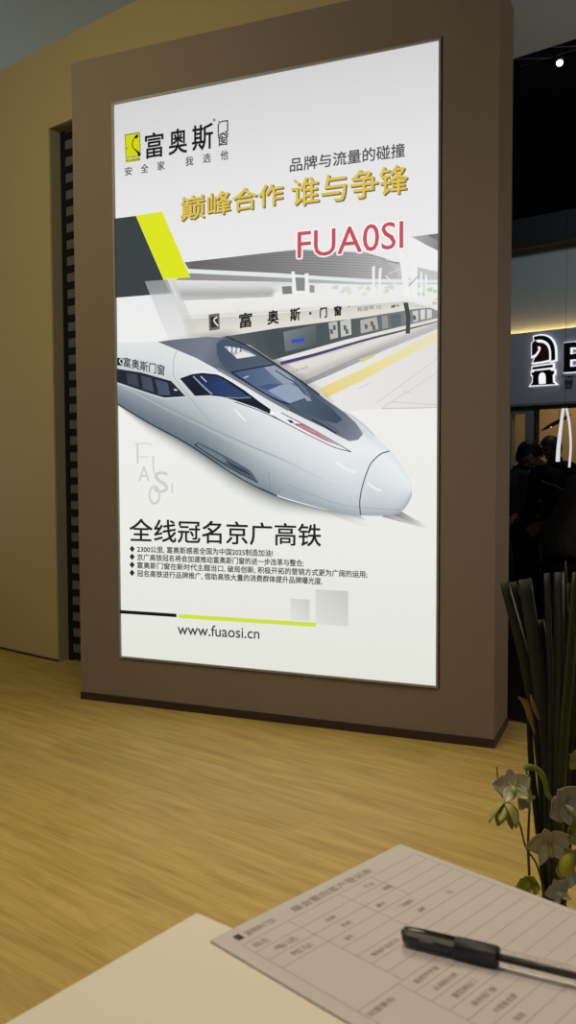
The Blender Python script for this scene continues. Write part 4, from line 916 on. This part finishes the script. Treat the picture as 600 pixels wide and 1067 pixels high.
def person(loc, rz, label, jacket, hairm, seat=0.50, lean=0.22, head_down=0.5, head_turn=0.0, armL=None, armR=None, long_hair=False):
    root = empty('person', loc, rz); tag(root, label, 'person')
    bm = nb(); S = seat
    pel = Vector((0, 0, S + .11)); che = Vector((lean*.62, 0, S + .38)); upc = Vector((lean, 0, S + .50)); neck = Vector((lean*1.2 + .01, 0, S + .60))
    slab(bm, pel, (.13, .175, .12), che, (.13, .185, .14)); slab(bm, che, (.13, .185, .14), upc, (.105, .165, .085))
    limb(bm, upc + Vector((0, 0, .04)), .075, neck, .054)
    hc = neck + Vector((.035 + .05*head_down, 0, .105 - .03*head_down))
    R = Matrix.Rotation(head_turn, 3, 'Z') @ Matrix.Rotation(head_down, 3, 'Y')
    limb(bm, neck, .052, hc - Vector((0, 0, .03)), .055)
    hv = []
    hb = nb()
    ball(hb, (0, 0, .015), (.093, .075, .105)); ball(hb, (.022, 0, -.055), (.062, .056, .062)); ball(hb, (.055, 0, -.085), (.026, .026, .022))
    limb(hb, (.088, 0, .012), .008, (.104, 0, -.022), .013); ball(hb, (.098, .011, -.024), .008); ball(hb, (.098, -.011, -.024), .008)
    ball(hb, (.082, 0, .033), (.014, .046, .010)); ball(hb, (.082, 0, -.054), (.013, .022, .0065)); ball(hb, (.080, 0, -.066), (.012, .019, .006))
    for s_ in (1, -1): ball(hb, (-.004, .077*s_, -.008), (.017, .010, .031)); ball(hb, (.074, .032*s_, .014), (.013, .014, .010)); ball(hb, (.058, .045*s_, -.025), (.022, .018, .02))
    bmesh.ops.transform(hb, matrix=Matrix.Translation(hc) @ R.to_4x4(), verts=hb.verts)
    tmp = bpy.data.meshes.new('tmp'); hb.to_mesh(tmp); hb.free(); bm.from_mesh(tmp); bpy.data.meshes.remove(tmp)
    hands = []
    for s_, arm in ((1, armL), (-1, armR)):
        sh = upc + Vector((-.01, .175*s_, -.005))
        el, wr = [Vector(q) for q in (arm or ((lean + .06, .25*s_, S + .22), (lean + .27, .10*s_, S + .20)))]
        limb(bm, upc + Vector((0, .09*s_, .01)), .072, sh, .072); limb(bm, sh, .070, el, .054); limb(bm, el, .054, wr, .040)
        d = (wr - el).normalized(); sdv = d.cross(Vector((0, 0, 1))).normalized(); upv = sdv.cross(d)
        limb(bm, wr, .027, wr + d*.03, .026)
        for j in (-1.3, -.45, .4, 1.2): limb(bm, wr + d*.03, .017, wr + d*.085 + sdv*j*.015, .0125)
        for j, L in ((-1.45, .058), (-.5, .072), (.45, .076), (1.35, .066)):
            a0 = wr + d*.09 + sdv*j*.0165; a1 = a0 + d*L*.5 - upv*.010; a2 = a1 + d*L*.38 - upv*.026
            limb(bm, a0, .0105, a1, .0095); limb(bm, a1, .0095, a2, .0085)
        t0 = wr + d*.035 - sdv*.026*s_; t1 = t0 + d*.03 - sdv*.024*s_ - upv*.008; t2 = t1 + d*.028 - sdv*.004*s_ - upv*.012
        limb(bm, t0, .014, t1, .0115); limb(bm, t1, .0115, t2, .0095)
        hands.append((wr + d*.012, d))
        hp = Vector((.03, .095*s_, S + .085)); kn = Vector((.44, .12*s_, S + .065)); an = Vector((.40, .12*s_, .095)); to = Vector((.53, .13*s_, .045))
        limb(bm, hp, .098, kn, .070); limb(bm, kn, .068, an.lerp(kn, .55), .060); limb(bm, an.lerp(kn, .55), .060, an, .046)
        limb(bm, an - Vector((.03, 0, .05)), .042, to, .036)
    me = bpy.data.meshes.new('body'); bm.to_mesh(me); bm.free()
    o = bpy.data.objects.new('body', me); C.objects.link(o)
    rm = o.modifiers.new('r', 'REMESH'); rm.mode = 'VOXEL'; rm.voxel_size = .0085; sm = o.modifiers.new('s', 'SMOOTH'); sm.factor = .5; sm.iterations = 2
    dg = bpy.context.evaluated_depsgraph_get(); me2 = bpy.data.meshes.new_from_object(o.evaluated_get(dg)); bpy.data.objects.remove(o); bpy.data.meshes.remove(me)
    me2.name = 'body'; Ri = R.inverted(); me2.materials.clear()
    for mm in (M[jacket], M['skin'], M['trousers'], M['shoe'], M['eye']): me2.materials.append(mm)
    for f in me2.polygons:
        c = f.center; f.use_smooth = True; k = 0; l = Ri @ (c - hc)
        if c.z < .085: k = 3
        elif c.z < S + .04 or (c.x > .17 and c.z < S + .16 and abs(c.y) > .04): k = 2
        if c.z > neck.z - .02 and (c - hc).length < .17: k = 1
        if k == 1 and l.x > .06 and any((l - Vector((.086, .032*q, .014))).length < .0125 for q in (1, -1)): k = 4
        for hw, d in hands:
            q_ = c - hw; ax = q_.dot(d)
            if ax > 0 and q_.length < .21 and (q_ - d*ax).length < .078 and not (k == 2 and (q_ - d*ax).length > .05): k = 1
        f.material_index = k
    o = bpy.data.objects.new('body', me2); C.objects.link(o); o.parent = root
    # collar
    bm = nb(); nn = 22; rg = []
    for rr, zz in ((.086, -.055), (.074, .0), (.070, .028), (.064, .026), (.066, -.02)):
        rg.append([bm.verts.new(neck + Vector((rr*math.cos(2*math.pi*k/nn) - .012, rr*.98*math.sin(2*math.pi*k/nn), zz - .02 - .012*math.cos(2*math.pi*k/nn)))) for k in range(nn)])
    for a, c in zip(rg, rg[1:]):
        for k in range(nn): bm.faces.new((a[k], a[(k+1) % nn], c[(k+1) % nn], c[k]))
    build('collar', bm, M[jacket], root, smooth=True)
    # hair: a cap over crown, back and sides
    bm = nb(); bmesh.ops.create_uvsphere(bm, u_segments=40, v_segments=28, radius=1.0)
    for v in list(bm.verts):
        c = v.co.copy(); x, y, z_ = c.x*.106, c.y*.089, c.z*.119 + .014
        front = .058 - .02*abs(y)/.08
        cut = (x > front and z_ < .062) or (x > -.02 and z_ < -.002 - .25*(x < .01)*.0) or z_ < (-.16 if long_hair else -.078) or (not long_hair and x > -.035 and z_ < -.02)
        wv = .0022*math.sin(23*math.atan2(c.y, c.x) + 9*c.z) + .0016*math.sin(41*c.y + 13*c.x)
        v.co = Vector((x + wv*c.x, y + wv*c.y, z_ + wv))
        if cut: bm.verts.remove(v)
    bmesh.ops.transform(bm, matrix=Matrix.Translation(hc) @ R.to_4x4(), verts=bm.verts)
    build('hair', bm, M[hairm], root, smooth=True, solid=.012)
    return root
def stool(loc, h, label):
    s = empty('stool', loc); tag(s, label, 'stool')
    b = nb(); lathe(b, [(.15, h - .05), (.17, h - .04), (.175, h - .015), (.165, h - .002), (.10, h)], 28); build('seat', b, M['jacketblack'], s, smooth=True)
    for k in range(4):
        a = math.pi/4 + k*math.pi/2; b = nb(); tube(b, [(.10*math.cos(a), .10*math.sin(a), h - .045), (.17*math.cos(a), .17*math.sin(a), 0)], .012, 8); build('leg', b, M['blackmetal'], s)
    b = nb(); tube(b, [(.142*math.cos(t), .142*math.sin(t), h*.4) for t in np.linspace(0, 2*math.pi, 25)], .008, 6); build('foot_ring', b, M['blackmetal'], s)
FZ = -0.03
def seated(loc, rz, seat, slabel, **kw):
    stool((loc[0], loc[1], FZ), seat - .012, slabel); return person((loc[0], loc[1], FZ), rz, seat=seat, **kw)
p1 = seated((2.43, 7.4), math.radians(192), .50, 'black stool under the bowed person in black', label='person in black with bowed black-haired head, sitting in front of the shop front', jacket='jacketblack', hairm='hairblack',
            lean=.25, head_down=.75, head_turn=.3, armL=((.17, .27, .74), (.30, .22, .655)), armR=((.24, -.25, .73), (.46, -.10, .66)))
body_ = [c for c in p1.children if c.name.startswith('body')][0]; path = []
for t in np.linspace(0, 1, 12):
    hit, loc_, nrm, _ = body_.ray_cast(Vector((.33 - .15*t, 1.0, .975 - .13*t)), Vector((0, -1, 0)))
    if hit: path.append(tuple(loc_ + nrm*.002))
if len(path) > 3:
    b = nb(); tube(b, path, .0055, 6); build('jacket_piping', b, M['strap'], p1)['label'] = 'thin pale grey line on the jacket'
p2 = seated((1.835, 5.75), math.radians(22), .46, 'black stool under the person in the charcoal jacket', label='person in a charcoal jacket cut off by the right edge, arm bent', jacket='jacketgrey', hairm='hairblack', lean=.24, head_down=.4,
            armL=((.32, .26, .68), (.55, .10, .62)), armR=((.06, -.27, .62), (.36, -.14, .60)))
p3 = seated((2.84, 8.9), math.radians(215), .57, 'black stool behind, under the brown-haired person', label='person with reddish brown hair behind the bowed person in black', jacket='jacketblack', hairm='hairbrown', lean=.12, head_down=.3, head_turn=-.3)
p4 = seated((1.99, 8.0), math.radians(20), .48, 'black stool nearest the pillar edge', label='dark-haired person half hidden by the pillar edge', jacket='jacketblue', hairm='hairblack', lean=.16, head_down=.45, armL=((.06, .26, .72), (.22, .14, .63)), armR=((.06, -.26, .72), (.24, -.12, .62)))
